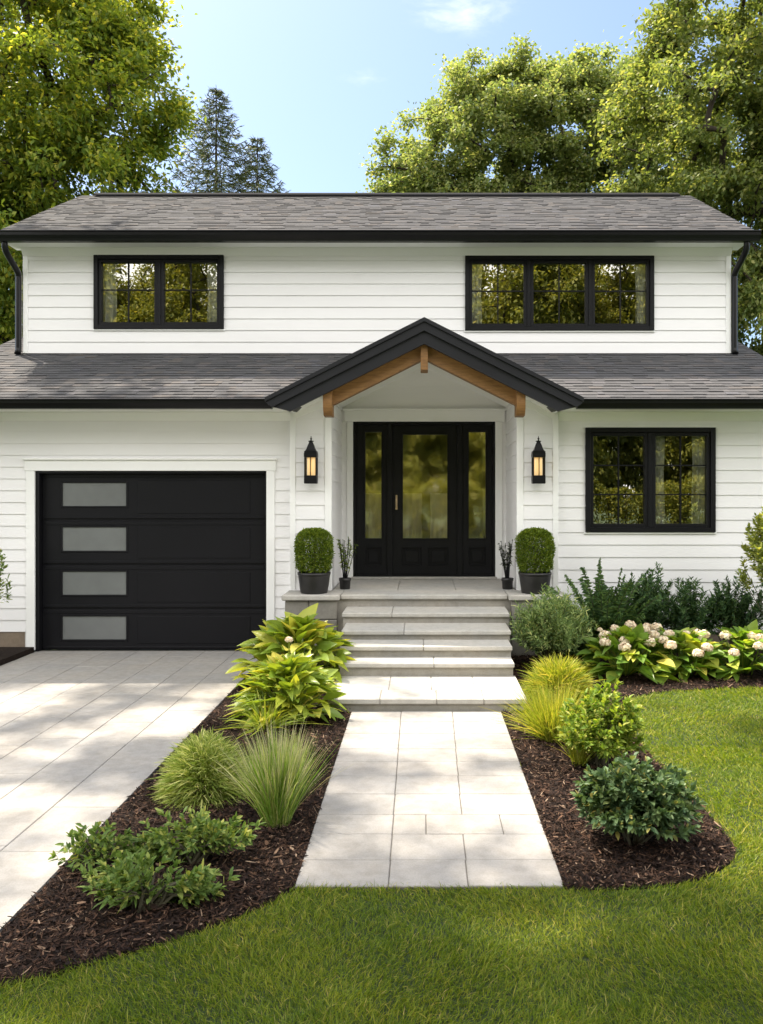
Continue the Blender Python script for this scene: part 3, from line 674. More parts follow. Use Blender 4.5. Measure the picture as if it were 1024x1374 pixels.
# gutters: K profile
def gutter(x0, x1, y, z, h=0.125):
    g = [(y + 0.09, z), (y + 0.09, z - h), (y + 0.005, z - h), (y - 0.005, z - h + 0.03), (y - 0.03, z - h * 0.45), (y - 0.035, z - h * 0.18), (y - 0.05, z - 0.014), (y - 0.05, z), (y - 0.036, z), (y - 0.03, z - 0.02), (y + 0.0, z - 0.05), (y + 0.07, z - 0.05)]
    mb = MB(); mb.prism(g, 'yz', x0, x1); return mb.build('gutter', M['blackgut'], H)
gutter(UR0 - 0.02, UR1 + 0.04, UEY - 0.03, UEZ - 0.012, 0.132)
gutter(LR0 - 0.02, CX - 1.74, EAVE_Y - 0.03, EAVE_Z - 0.010, 0.106); gutter(CX + 1.74, LR1 + 0.02, EAVE_Y - 0.03, EAVE_Z - 0.010, 0.106)
def downspout(sx):
    x = UX0 - 0.055 if sx < 0 else UX1 + 0.045
    xo = at(4, 0, UEY)[0] if sx < 0 else at(1004, 0, UEY)[0]
    path = smooth_line([(xo, 11.09, 5.29), (xo, 11.10, 5.20), (xo + (x - xo) * 0.2, 11.16, 5.12), (xo + (x - xo) * 0.85, 11.40, 4.975), (x, 11.455, 4.91), (x, 11.46, 4.80), (x, 11.46, 3.90)], 5)
    path = np.vstack([path, [(x, 11.46, 3.86), (x, 11.43, 3.81)]])
    mb = MB(); mb.tube(path, 0.042, 8); return mb.build('downspout', M['blackgut'], H)
downspout(-1); downspout(1)

# portico roof
mb = MB()
for sx in (-1, 1):
    mb.prism([(CX, 3.80), (CX + sx * 1.74, 3.80 - 0.503 * 1.74), (CX + sx * 1.74, 3.74 - 0.503 * 1.74), (CX, 3.74)], 'xz', 9.19, 11.44)
pr = mb.build('portico_roof', M['shingle'], H)
mb = MB()
for sx in (-1, 1):   # upper and lower layers of the rake fascia
    a = lambda x, off: (CX + sx * x, 3.82 - 0.503 * x - off)
    mb.prism([a(0, 0), a(1.775, 0), a(1.775, 0.045), a(0, 0.045)], 'xz', 9.115, 9.20)
    mb.prism([a(0, 0.045), a(1.765, 0.045), a(1.760, 0.07), a(1.70, 0.145), a(0, 0.145)], 'xz', 9.135, 9.20)
    mb.prism([a(0, 0.145), a(1.69, 0.145), a(1.50, 0.288), a(0, 0.288)], 'xz', 9.165, 9.21)
    # eave return running back to the main roof
    mb.prism([a(1.76, 0.02), a(1.765, 0.075), a(1.49, 0.262), a(1.40, 0.22)], 'xz', 9.211, 9.60)
mb.build('fascia', M['fascia'], H)
mb = MB()
for sx in (-1, 1):
    a = lambda x, off: (CX + sx * x, 3.82 - 0.503 * x - off)
    mb.prism([a(0, 0.215), a(1.55, 0.215), a(1.55, 0.235), a(0, 0.235)], 'xz', 9.215, DOORY)
mb.build('porch_ceiling', M['trim'], H)
# timber
for sx in (-1, 1):
    a = lambda x, off: (CX + sx * x, 3.82 - 0.503 * x - off)
    mb = MB(); mb.prism([a(0.03, 0.24), a(1.055, 0.24), a(1.055, 0.435), a(0.03, 0.435)], 'xz', 9.30, 9.42); mb.build('rafter', M['wood'], H)
    x = CX + sx * 1.09; z0 = 3.82 - 0.503 * 1.09 - 0.24
    prof = [(9.22, z0 + 0.02), (9.22, z0 - 0.13)] + [(9.22 + 0.07 * (1 - cos(t)), z0 - 0.13 - 0.10 * sin(t) - 0.04 * t) for t in np.linspace(0, pi / 2, 8)] + [(9.44, z0 - 0.30), (9.44, z0 + 0.02)]
    mb = MB(); mb.prism(prof, 'yz', x - 0.05, x + 0.05); mb.build('bracket', M['wood'], H)
mb = MB(); mb.box(CX - 0.042, CX + 0.042, 9.225, 9.46, 3.245, 3.57, 0, 0.005); mb.build('bracket', M['wood'], H)

# windows
def ring(mb, x0, x1, z0, z1, w, y0, y1, bev=0.004):
    mb.box(x0, x0 + w, y0, y1, z0, z1, 0, bev); mb.box(x1 - w, x1, y0, y1, z0, z1, 0, bev)
    mb.box(x0 + w, x1 - w, y0 + 0.001, y1 - 0.001, z1 - w, z1, 0, bev); mb.box(x0 + w, x1 - w, y0 + 0.001, y1 - 0.001, z0, z0 + w, 0, bev)
def quad_y(mb, x0, x1, z0, z1, y): mb.add([(x0, y, z0), (x1, y, z0), (x1, y, z1), (x0, y, z1)], [(0, 1, 2, 3)])
def window(op, y, n, cols, rows, glassmat):
    x0, x1, z0, z1 = op; mb = MB(); fw = 0.058; mw = 0.05
    ring(mb, x0, x1, z0, z1, fw, y - 0.045, y + 0.10)
    w = (x1 - x0 - 2 * fw - (n - 1) * mw) / n; cells = []
    for i in range(n):
        a = x0 + fw + i * (w + mw); cells.append((a, a + w))
        if i: mb.box(a - mw, a, y - 0.032, y + 0.09, z0 + fw, z1 - fw, 0, 0.004)
    wi = mb.build('window', M['black'], H)
    mb = MB(); mb.box(x0 - 0.02, x1 + 0.02, y - 0.03, y + 0.01, z1 + 0.001, z1 + 0.03, 0, 0.004); mb.build('head_trim', M['trim'], wi)
    mb = MB(); mb.box(x0 - 0.015, x1 + 0.015, y - 0.028, y + 0.01, z0 - 0.022, z0 - 0.001, 0, 0.004); mb.build('sill', M['trim'], wi)
    gx = []
    for a, b in cells:
        mb = MB(); sw = 0.042; ring(mb, a, b, z0 + fw, z1 - fw, sw, y - 0.02, y + 0.06)
        ga, gb, g0, g1 = a + sw, b - sw, z0 + fw + sw, z1 - fw - sw; gx.append((ga, gb, g0, g1))
        for k in range(1, cols): q = ga + (gb - ga) * k / cols; mb.box(q - 0.008, q + 0.008, y + 0.005, y + 0.019, g0, g1)
        for k in range(1, rows):
            q = g0 + (g1 - g0) * k / rows
            if rows == 2: q = g0 + (g1 - g0) * 0.545
            mb.box(ga, gb, y + 0.006, y + 0.018, q - 0.008, q + 0.008)
        mb.build('sash', M['black'], wi)
        mb = MB(); quad_y(mb, ga - 0.01, gb + 0.01, g0 - 0.01, g1 + 0.01, y + 0.022); mb.build('pane', glassmat, wi)
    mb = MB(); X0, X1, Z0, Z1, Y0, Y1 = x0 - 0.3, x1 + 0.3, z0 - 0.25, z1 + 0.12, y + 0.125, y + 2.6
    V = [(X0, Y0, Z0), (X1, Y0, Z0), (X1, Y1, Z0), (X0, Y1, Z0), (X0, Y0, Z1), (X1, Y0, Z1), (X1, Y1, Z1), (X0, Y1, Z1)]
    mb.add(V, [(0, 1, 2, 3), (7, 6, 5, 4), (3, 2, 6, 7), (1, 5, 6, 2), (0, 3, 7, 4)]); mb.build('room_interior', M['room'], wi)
    return gx
def curtain(x0, x1, z0, z1, y, label, seed=0):
    r = np.random.default_rng(seed); n = max(8, int((x1 - x0) / 0.012)); xs = np.linspace(x0, x1, n)
    ph = r.uniform(0, 6); dy = 0.02 * np.sin(xs * 70 + ph) + 0.012 * np.sin(xs * 37 + ph * 2)
    zs = np.linspace(z1, z0, 8); V = []
    for q, z in enumerate(zs): V += [(x + 0.006 * math.sin(q * 1.3 + x * 30), y + d * (0.5 + q / 9), z) for x, d in zip(xs, dy)]
    F = [(q * n + i, q * n + i + 1, (q + 1) * n + i + 1, (q + 1) * n + i) for q in range(7) for i in range(n - 1)]
    mb = MB(); mb.add(V, F, 0, True)
    tag(mb.build('curtain', M['curtain']), label, 'curtain', 'curtains behind the windows')
gl = window(UWL, UPY, 2, 2, 2, M['glass'])
cz = (gl[0][2] - 0.03, gl[0][3] + 0.05)
curtain(gl[0][0] - 0.05, gl[0][0] + 0.17, cz[0], cz[1], UPY + 0.085, 'white curtain at the left edge of the two-sash upper window', 1)
curtain(gl[1][1] - 0.16, gl[1][1] + 0.05, cz[0], cz[1], UPY + 0.085, 'white curtain at the right edge of the two-sash upper window', 2)
gl = window(UWR, UPY, 3, 2, 2, M['glass'])
curtain(gl[0][0] - 0.05, gl[0][0] + 0.14, cz[0], cz[1], UPY + 0.085, 'white curtain at the left edge of the three-sash upper window', 3)
curtain(gl[2][1] - 0.13, gl[2][1] + 0.05, cz[0], cz[1], UPY + 0.085, 'white curtain at the right edge of the three-sash upper window', 4)
gl = window(LWR, WALL, 2, 2, 3, M['glass'])
curtain(gl[1][0] - 0.03, gl[1][0] + 0.13, gl[1][2] - 0.05, gl[1][3] + 0.05, WALL + 0.085, 'narrow white curtain beside the centre mullion of the ground floor window', 5)
curtain(gl[1][1] - 0.14, gl[1][1] + 0.05, gl[1][2] - 0.05, gl[1][3] + 0.05, WALL + 0.085, 'white curtain at the right edge of the ground floor window', 6)

# garage door
GY = WALL + 0.075
gx0, gx1, gz1 = GAR[0], GAR[1], GAR[3]
mb = MB(); mb.box(gx0, gx0 + 0.045, WALL - 0.01, WALL + 0.115, DRZ + 0.001, gz1, 0, 0.004); mb.box(gx1 - 0.02, gx1, WALL - 0.01, WALL + 0.115, DRZ + 0.001, gz1, 0, 0.004); mb.box(gx0 + 0.045, gx1 - 0.02, WALL - 0.009, WALL + 0.114, gz1 - 0.03, gz1, 0, 0.004)
gd = mb.build('garage_door', M['black'], H)
mb = MB(); mb.box(gx0 + 0.02, gx1 - 0.01, GY + 0.042, GY + 0.055, DRZ + 0.001, gz1); mb.build('light_stop_panel', M['garage'], gd)  # added panel behind the sections, stops light showing through the joints
zsec = [at(0, y, GY)[1] for y in (873, 816.5, 757.5, 697.5, 634)]; zsec[0] = DRZ + 0.004
sx0, sx1 = gx0 + 0.05, gx1 - 0.025
wx0, wx1 = at(84, 0, GY)[0], at(169.5, 0, GY)[0]
wz = [(858, 827), (798, 767), (739, 707.5), (679, 648)]
for i in range(4):
    a, b = zsec[i] + 0.002, zsec[i + 1] - 0.002; mb = MB()
    q0, q1 = at(0, wz[i][0], GY)[1], at(0, wz[i][1], GY)[1]
    # section: flat skin with a hole for the light, raised field at right, ribs at the joints
    wallback(mb, sx0, sx1, GY, GY + 0.04, a + 0.012, b - 0.012, [(wx0, wx1, q0, q1)])
    mb.box(sx0 + 0.001, sx1 - 0.001, GY + 0.006, GY + 0.038, a, a + 0.013); mb.box(sx0 + 0.001, sx1 - 0.001, GY + 0.006, GY + 0.038, b - 0.013, b)
    mb.box(sx0 + 0.03, sx1 - 0.02, GY - 0.007, GY + 0.004, b - 0.062, b - 0.014, 0, 0.004)
    mb.box(sx0 + 0.03, sx1 - 0.02, GY - 0.007, GY + 0.004, a + 0.014, a + 0.045, 0, 0.004)
    mb.box(wx1 + 0.14, sx1 - 0.19, GY - 0.006, GY + 0.004, a + 0.075, b - 0.092, 0, 0.005)
    ring(mb, wx0 - 0.022, wx1 + 0.022, q0 - 0.022, q1 + 0.022, 0.022, GY - 0.009, GY + 0.02, 0.004)
    mb.build('door_section', M['garage'], gd)
    mb = MB(); mb.box(wx0, wx1, GY + 0.006, GY + 0.014, q0, q1); mb.build('frosted_pane', M['frost'], gd)
cy0, cy1 = WALL - 0.03, WALL + 0.005
for b in ((gx0 - 0.105, gx0, cy0, cy1, -0.03, gz1), (gx1, gx1 + 0.10, cy0, cy1, -0.03, gz1)): part_box('casing', M['trim'], *b, bev=0.004, parent=gd)
mb = MB(); mb.box(gx0 - 0.12, gx1 + 0.115, cy0 - 0.006, cy1, gz1 + 0.001, gz1 + 0.13, 0, 0.004); mb.box(gx0 - 0.14, gx1 + 0.135, cy0 - 0.03, cy1, gz1 + 0.13, gz1 + 0.155, 0, 0.005)
mb.build('header', M['trim'], gd)

# front door set
dx0, dx1, dz0, dz1 = DOOR; DY = DOORY
def dX(px): return at(px, 0, DY)[0]
def dZ(py): return at(0, py, DY)[1]
mb = MB(); ring(mb, dx0, dx1, dz0 + 0.012, dz1, 0.04, DY - 0.02, DY + 0.115)
for a, b in ((519.5, 527), (613.5, 620.5)): mb.box(dX(a), dX(b), DY - 0.014, DY + 0.11, dz0 + 0.05, dz1 - 0.04, 0, 0.004)
mb.box(dx0 + 0.04, dx1 - 0.04, DY + 0.085, DY + 0.1, dz0 + 0.03, dz0 + 0.06)
fd = mb.build('front_door', M['black'], H)
def leaf(name, px0, px1, glass_px, panels, y):
    x0, x1 = dX(px0), dX(px1); z0, z1 = dz0 + 0.053, dz1 - 0.043
    g = (dX(glass_px[0]), dX(glass_px[1]), dZ(722.5), dZ(583 if name == 'door_leaf' else 579.5))
    holes = [g] + [(dX(a), dX(b), dZ(759), dZ(734)) for a, b in panels]
    mb = MB(); wallback(mb, x0 + 0.002, x1 - 0.002, y, y + 0.045, z0, z1, holes)
    ring(mb, g[0] - 0.018, g[1] + 0.018, g[2] - 0.018, g[3] + 0.018, 0.02, y - 0.010, y + 0.03)
    for h in holes[1:]:
        mb.box(h[0], h[1], y + 0.018, y + 0.03, h[2], h[3]); ring(mb, h[0] + 0.001, h[1] - 0.001, h[2] + 0.001, h[3] - 0.001, 0.014, y - 0.006, y + 0.02, 0.004)
        mb.box(h[0] + 0.045, h[1] - 0.045, y + 0.004, y + 0.018, h[2] + 0.045, h[3] - 0.045, 0, 0.008)
    o = mb.build(name, M['black'], fd)
    return o, g
panes = []
for nm, a, b, gp, pn in (('sidelight', 478, 519.5, (490, 512), [(490, 512)]), ('door_leaf', 527, 613.5, (540.5, 600.5), [(539, 566), (574.5, 602)]), ('sidelight', 620.5, 660.5, (629, 652), [(629, 652)])):
    o, g = leaf(nm, a, b, gp, pn, DY + (0.02 if nm == 'door_leaf' else 0.012)); panes.append(g)
    mb = MB(); quad_y(mb, g[0], g[1], g[2], g[3], DY + 0.035); mb.build('pane', M['doorglass'], fd)
mb = MB(); hx, hz = dX(532), dZ(674)
mb.box(hx - 0.014, hx + 0.014, DY + 0.008, DY + 0.0195, hz - 0.10, hz + 0.10, 0, 0.006)
mb.tube(smooth_line([(hx, DY + 0.01, hz + 0.06), (hx, DY - 0.035, hz + 0.05), (hx, DY - 0.045, hz), (hx, DY - 0.035, hz - 0.055), (hx, DY + 0.01, hz - 0.065)]), 0.009, 10)
mb.tube([(hx, DY + 0.012, hz - 0.085), (hx, DY - 0.02, hz - 0.085)], 0.016, 12); mb.build('handle', M['brass'], fd)
mb = MB(); mb.box(dx0 - 0.02, dx1 + 0.02, DY - 0.09, DY + 0.1, PZ + 0.0005, PZ + 0.03, 0, 0.006); mb.build('threshold', M['tread'], fd)
mb = MB(); tx0, tx1 = dX(465.5), dX(674)
for b in ((tx0, dx0, DY - 0.03, DY + 0.005, PZ + 0.001, dz1), (dx1, tx1, DY - 0.03, DY + 0.005, PZ + 0.001, dz1)): part_box('casing', M['trim'], *b, bev=0.004, parent=fd)
mb.box(tx0 - 0.03, tx1 + 0.03, DY - 0.055, DY + 0.005, dz1 + 0.001, dz1 + 0.15, 0, 0.004); mb.box(tx0 - 0.045, tx1 + 0.045, DY - 0.095, DY + 0.005, dz1 + 0.15, dz1 + 0.172, 0, 0.004)
mb.build('header', M['trim'], fd)
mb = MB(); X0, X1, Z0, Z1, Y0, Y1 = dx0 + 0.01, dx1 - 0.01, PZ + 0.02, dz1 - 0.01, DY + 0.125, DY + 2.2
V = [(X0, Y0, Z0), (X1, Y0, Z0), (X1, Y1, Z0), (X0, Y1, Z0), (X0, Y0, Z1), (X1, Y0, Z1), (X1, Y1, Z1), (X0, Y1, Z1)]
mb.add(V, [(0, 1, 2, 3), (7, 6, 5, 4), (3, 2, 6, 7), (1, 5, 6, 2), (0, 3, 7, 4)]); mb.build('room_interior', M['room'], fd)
cb = panes[1][2] - 0.02; ct = dZ(662)
curtain(panes[1][0] - 0.04, panes[1][0] + 0.26, cb, ct, DY + 0.075, 'pale half curtain at the left behind the glass of the black front door', 8)
curtain(panes[1][1] - 0.23, panes[1][1] + 0.04, cb, ct, DY + 0.075, 'pale half curtain at the right behind the glass of the black front door', 9)
curtain(panes[0][0] - 0.03, panes[0][1] + 0.0, cb, ct, DY + 0.075, 'pale half curtain behind the narrow sidelight on the handle side of the door', 10)

# ---------------------------------------------------------------- wall lanterns
def lantern():
    root = thing('wall_lantern', 'x', 'lantern', (0, 0, 0), 'black wall lanterns beside the front door')
    mb = MB(); mb.box(-0.05, 0.05, 0.10, 0.118, -0.17, 0.14, 0, 0.004); mb.box(-0.018, 0.018, 0.06, 0.105, 0.02, 0.05); mb.build('back_plate', M['black'], root, True)
    mb = MB(); w = 0.073
    for sx in (-1, 1):
        for sy in (-1, 1): mb.box(sx * w - sx * 0.014, sx * w, *sorted((sy * w * 0.8 - sy * 0.014, sy * w * 0.8)), -0.135, 0.145)
    mb.box(-w - 0.003, w + 0.003, -w * 0.8 - 0.003, w * 0.8 + 0.003, -0.225, -0.128, 0, 0.006); mb.box(-w - 0.004, w + 0.004, -w * 0.8 - 0.004, w * 0.8 + 0.004, 0.085, 0.14, 0, 0.006)
    mb.box(-0.005, 0.005, -w * 0.8 - 0.001, -w * 0.8 + 0.008, -0.13, 0.09)
    mb.box(-0.05, 0.05, 0.06, 0.098, -0.2, 0.12)
    mb.build('lamp_frame', M['black'], root, True)
    mb = MB(); pr = [(0.095, 0.140), (0.098, 0.152), (0.078, 0.165), (0.062, 0.19), (0.048, 0.225), (0.034, 0.25), (0.03, 0.262), (0.014, 0.27)]
    mb.lathe([(r * 1.08, z) for r, z in pr], 4, 0, smooth=False)
    V = mb.v[0]; a = pi / 4; R = np.array([[cos(a), -sin(a), 0], [sin(a), cos(a), 0], [0, 0, 1]]); mb.v[0] = V @ R.T * np.array([1.0, 0.8, 1])
    mb.lathe([(0.014, 0.265), (0.034, 0.272), (0.034, 0.278), (0.008, 0.284), (0.008, 0.30), (0.014, 0.306), (0.006, 0.315), (0.003, 0.335), (0.0005, 0.338)], 12); mb.build('lamp_cap', M['black'], root, True)
    mb = MB()
    for sy in (-1,): quad_y(mb, -w + 0.012, w - 0.012, -0.13, 0.088, sy * w * 0.8 + 0.010)
    for sx in (-1, 1):
        x = sx * (w - 0.007); mb.add([(x, -w * 0.8 + 0.014, -0.13), (x, w * 0.8 - 0.014, -0.13), (x, w * 0.8 - 0.014, 0.088), (x, -w * 0.8 + 0.014, 0.088)], [(0, 1, 2, 3)])
    mb.build('pane', M['lampglass'], root, True)
    mb = MB(); mb.box(-0.05, 0.05, 0.035, 0.045, -0.128, 0.085); mb.build('diffuser', M['lampback'], root, True)
    for x in (-0.026, 0.026):
        mb = MB(); mb.tube([(x, 0, -0.127), (x, 0, 0.06), (x, 0, 0.075)], [0.017, 0.017, 0.008], 12); mb.build('candle', M['flame'], root, True)
    return root
def copy_tree(o, parent=None):
    c = o.copy(); COL.objects.link(c)
    if parent is not None: c.parent = parent
    for ch in [q for q in list(COL.objects) if q.parent == o]: copy_tree(ch, c)
    return c
la = lantern(); lb = copy_tree(la)
for o, px, lab in ((la, 418, 'lit black lantern on the portico pier nearer the garage door'), (lb, 722, 'lit black lantern on the portico pier nearer the ground floor window')):
    x, z = at(px, 623.5, PORT - 0.1); o.location = (x, PORT - 0.135, z); o['label'] = lab

# ---------------------------------------------------------------- plants
def rdir(r, n): return unit(r.normal(0, 1, (n, 3)))
def leaves_at(mb, r, C, D, L, Wd, prof, droop=0.2, fold=0.0, mat=0, upness=1.0, smooth=False):
    n = len(C); L = L * np.exp(r.normal(0, 0.2, n)); Wd = Wd * np.exp(r.normal(0, 0.15, n))
    side = unit(np.cross(D, np.array([0, 0, upness]) + r.normal(0, 0.45, (n, 3))))
    bend = np.stack([r.normal(0, 0.08, n), r.normal(0, 0.08, n), -np.abs(r.normal(droop, droop * 0.5 + 0.01, n))], 1) * L[:, None]
    mb.strips(C, D, side, L, Wd, bend, prof, mat, fold, smooth)
LEAF = [0.12, 0.85, 1.0, 0.7, 0.08]
OVAL = [0.15, 1.0, 0.12]

def tree(name, label, cat, base, lobes, nclu, per, leafL, leafW, leafmat_, trunk_r, seed, spread=0.45, fork=0.35, group=None, tipr=0.012, shell=0.28, bare=0, flat=0.65, droop=0.25):
    r = np.random.default_rng(seed); base = np.array(base, float)
    L = np.array(lobes, float); wgt = (L[:, 3] * L[:, 4] * L[:, 5]) ** 0.7; wgt /= wgt.sum()
    k = r.choice(len(L), nclu, p=wgt); d = rdir(r, nclu); rad = r.random(nclu) ** shell
    bumpy = 1 + 0.12 * np.sin(d[:, 0] * 7 + k) * np.sin(d[:, 2] * 6 + 2 * k) + r.normal(0, 0.05, nclu)
    C = L[k, :3] + d * L[k, 3:6] * (rad * bumpy)[:, None]
    top = C[:, 2].max(); cen = np.array([C[:, 0].mean(), C[:, 1].mean(), 0])
    ts = np.linspace(0, 1, 12); tz = base[2] + (top * 0.88 - base[2]) * ts
    tp = np.stack([base[0] + (cen[0] - base[0]) * np.clip(ts - fork * 0.6, 0, 1) ** 1.2 + 0.12 * np.sin(ts * 7 + seed), base[1] + (cen[1] - base[1]) * np.clip(ts - fork * 0.6, 0, 1) ** 1.2 + 0.12 * np.cos(ts * 6 + seed), tz], 1); tp[0] = base
    nodes = np.zeros((12 + nclu * 3, 3)); par = np.full(len(nodes), -1); nodes[:12] = tp; par[1:12] = np.arange(11); m = 12
    fz = base[2] + (top - base[2]) * fork; fk = np.array([tp[4][0], tp[4][1], fz])
    order = np.argsort(np.linalg.norm(C - fk, axis=1)); lowtrunk = tp[:, 2] < fz * 0.9
    tips = np.zeros(nclu, int)
    for c in order:
        v = C[c] - nodes[:m]; dist = np.linalg.norm(v, axis=1) + np.clip(-v[:, 2], 0, 9) * 0.7
        dist[:12][lowtrunk] += 5
        q = int(np.argmin(dist)); a = nodes[q]; b = C[c]
        ln = np.linalg.norm(b - a); off = r.normal(0, 0.07, 3) * ln + np.array([0, 0, 0.10 * ln])
        p = q
        for t in (0.38, 0.72):
            if ln > 0.5: nodes[m] = a + (b - a) * t + off * 4 * t * (1 - t) * 0.7; par[m] = p; p = m; m += 1
        nodes[m] = b; par[m] = p; tips[c] = m; m += 1
    cnt = np.ones(m)
    for i in range(m - 1, 11, -1): cnt[par[i]] += cnt[i] if i >= 12 else 0
    for i in range(11, 0, -1): cnt[par[i]] += cnt[i]
    rr = tipr * cnt ** 0.46; rr = rr / max(rr.max() / trunk_r, 1e-6) if rr.max() > trunk_r else rr
    rr = np.maximum(rr, tipr * 0.55)
    for i in range(12): rr[i] = max(rr[i], trunk_r * (1 - 0.85 * ts[i]) * (1.25 if i == 0 else 1))
    root = thing(name, label, cat, tuple(base), group)
    e = np.arange(1, m); mb = MB(); thick = rr[e] > 0.04
    for sel, ns in ((e[thick], 8), (e[~thick], 4)):
        if len(sel): mb.frusta(nodes[par[sel]], nodes[sel], np.minimum(rr[par[sel]], rr[sel] * 1.35), rr[sel], ns)
    if bare:
        src = C[np.argsort(-C[:, 0])[:40]]
        for b in range(bare):
            p0 = src[r.integers(len(src))]; dr_ = unit(np.array([0.9, 0, 0.3]) + r.normal(0, 0.35, 3)); pts = [p0]
            for q in range(5): dr_ = unit(dr_ + r.normal(0, 0.22, 3)); pts.append(pts[-1] + dr_ * 0.22)
            mb.tube(pts, np.linspace(0.012, 0.004, 6), 4)
            for q in range(3):
                s0 = pts[2 + q]; e1 = unit(dr_ + r.normal(0, 0.6, 3)); mb.tube([s0, s0 + e1 * 0.2, s0 + e1 * 0.4 + np.array([0, 0, -0.05])], [0.007, 0.005, 0.003], 4)
    mb.build('trunk', M['bark'], root)
    n = nclu * per; cc = np.repeat(np.arange(nclu), per); P0 = nodes[par[tips]][cc]; P1 = C[cc]
    t = r.random(n)[:, None]; pos = P0 + (P1 - P0) * (0.35 + 0.75 * t) + r.normal(0, 1, (n, 3)) * spread * np.array([1, 1, flat]) * 0.62
    out = unit(pos - np.array([cen[0], cen[1], (top + fz) * 0.45])); D = unit(out * 0.45 + r.normal(0, 0.6, (n, 3)) + np.array([0, 0, -0.12]))
    mb = MB(); leaves_at(mb, r, pos, D, leafL, leafW, OVAL, droop)
    mb.build('crown', leafmat_, root)
    return root

# trees behind the house
tree('broadleaf_tree', 'large dark leafy tree filling the sky left of the spruce', 'tree', (-11.2, 20.5, -0.1),
     [(-10.8, 20, 12.2, 4.4, 3.6, 3.4), (-9.0, 19.8, 8.2, 3.2, 3, 2.6), (-8.6, 20, 11.3, 2.7, 2.6, 2.4), (-12.5, 20, 9.0, 3.5, 3, 3), (-9.0, 20.3, 14.2, 2.9, 2.6, 2.0), (-10.5, 20, 5.0, 2.9, 2.6, 2.2), (-7.75, 20, 8.6, 1.6, 1.8, 2.0), (-7.4, 20, 11.6, 1.3, 1.6, 1.6)],
     780, 200, 0.125, 0.075, M['leafA'], 0.42, 31, spread=0.38, bare=7)
tree('maple_tree', 'light green rounded maple rising behind the middle of the roof', 'tree', (2.4, 24.5, -0.1),
     [(3.3, 24, 12.4, 2.3, 2.2, 2.3), (1.3, 24, 12.0, 2.0, 2, 2.1), (-0.35, 24, 10.9, 1.35, 1.6, 1.35), (5.2, 24, 12.3, 2.0, 2, 2.1), (1.9, 24.5, 9.4, 4.0, 2.6, 2.2), (2.8, 24, 13.6, 1.0, 1, 1.0), (4.2, 24, 13.75, 1.2, 1, 0.9), (5.9, 24, 13.4, 1.4, 1.2, 1.5), (6.9, 23, 11.6, 1.6, 1.4, 1.8), (1.0, 24, 13.6, 0.8, 0.9, 0.8), (6.2, 24, 10.2, 2.4, 2, 2.4)],
     700, 240, 0.095, 0.08, M['leafB'], 0.34, 32, spread=0.30)
tree('maple_tree', 'tall maple with dark spreading limbs at the right edge of the picture', 'tree', (9.6, 20, -0.1),
     [(8.6, 19, 12.6, 3.5, 3, 3.2), (6.3, 19, 10.2, 2.2, 2.2, 2.6), (9.5, 19, 8.6, 3.2, 3, 2.6), (7.6, 19.3, 14.2, 2.4, 2, 1.6), (8.7, 19.3, 5.8, 2.4, 2.2, 2.0), (7.0, 19.6, 7.6, 1.8, 1.8, 1.7), (10.5, 19, 11, 3, 3, 3.5), (7.9, 18.8, 5.4, 1.7, 1.5, 1.7), (7.9, 19, 3.6, 1.6, 1.4, 1.5)],
     760, 220, 0.10, 0.072, M['leafC'], 0.36, 33, spread=0.33)

def spruce(label, base, top, rbase, hvis, seed):
    r = np.random.default_rng(seed); base = np.array(base, float); root = thing('spruce_tree', label, 'tree', tuple(base), 'spruces behind the roof')
    mb = MB(); mb.tube([base, base + [0, 0, top * 0.5], base + [0, 0, top - 0.1]], [0.2, 0.12, 0.012], 8)
    A = []; Bp = []; P = []; D = []; Ln = []
    z = top - 0.15
    while z > top - hvis:
        rl = rbase * ((top - z) / hvis) ** 0.85 + 0.06
        nb_ = int(r.integers(7, 9)); a0 = r.uniform(0, 2 * pi)
        for k in range(nb_):
            a = a0 + k * 2 * pi / nb_ + r.normal(0, 0.2); l = rl * r.uniform(0.78, 1.1); h = np.array([cos(a), sin(a), 0]); pts = []
            for t in np.linspace(0, 1, 6): pts.append(base + [0, 0, z] + h * l * t + np.array([0, 0, 1]) * l * (0.12 * t - 0.55 * t * (1 - t) * 0.9 + 0.18 * t ** 3 - 0.18 * t))
            pts = np.array(pts); A.append(pts[:-1]); Bp.append(pts[1:])
            nt_ = max(6, int(l / 0.05)); tt = r.uniform(0.12, 1.0, nt_); sgn = r.choice([-1, 1], nt_)
            pos = np.array([np.interp(tt, np.linspace(0, 1, 6), pts[:, q]) for q in range(3)]).T
            sd_ = np.array([-sin(a), cos(a), 0]); tl = 0.34 * (1.1 - tt * 0.7) * min(1, l / 0.9 + 0.25)
            dd = unit(h * 0.75 + sd_ * sgn[:, None] * 0.8 + np.array([0, 0, -0.35]) + r.normal(0, 0.18, (nt_, 3)))
            # needle tufts along each twig
            for q in range(4):
                P.append(pos + dd * (tl * q / 4)[:, None]); D.append(unit(dd + r.normal(0, 0.35, (nt_, 3)))); Ln.append(np.full(nt_, 0.17))
        z -= 0.36 * (0.7 + 0.5 * (top - z) / hvis)
    A = np.vstack(A); Bp = np.vstack(Bp); mb.frusta(A, Bp, np.full(len(A), 0.018), np.full(len(A), 0.012), 4); mb.build('trunk', M['bark'], root)
    P = np.vstack(P); D = np.vstack(D); Ln = np.concatenate(Ln); n = len(P)
    mb = MB(); mb.strips(P, D, unit(np.cross(D, r.normal(0, 1, (n, 3)))), Ln * np.exp(r.normal(0, .2, n)), 0.026, r.normal(0, 0.02, (n, 3)), [0.6, 1, 0.1]); mb.build('crown', M['needle'], root)
spruce('tallest dark spruce standing clear against the sky behind the roof', (-7.55, 30, -0.1), 16.85, 2.9, 6.2, 41)
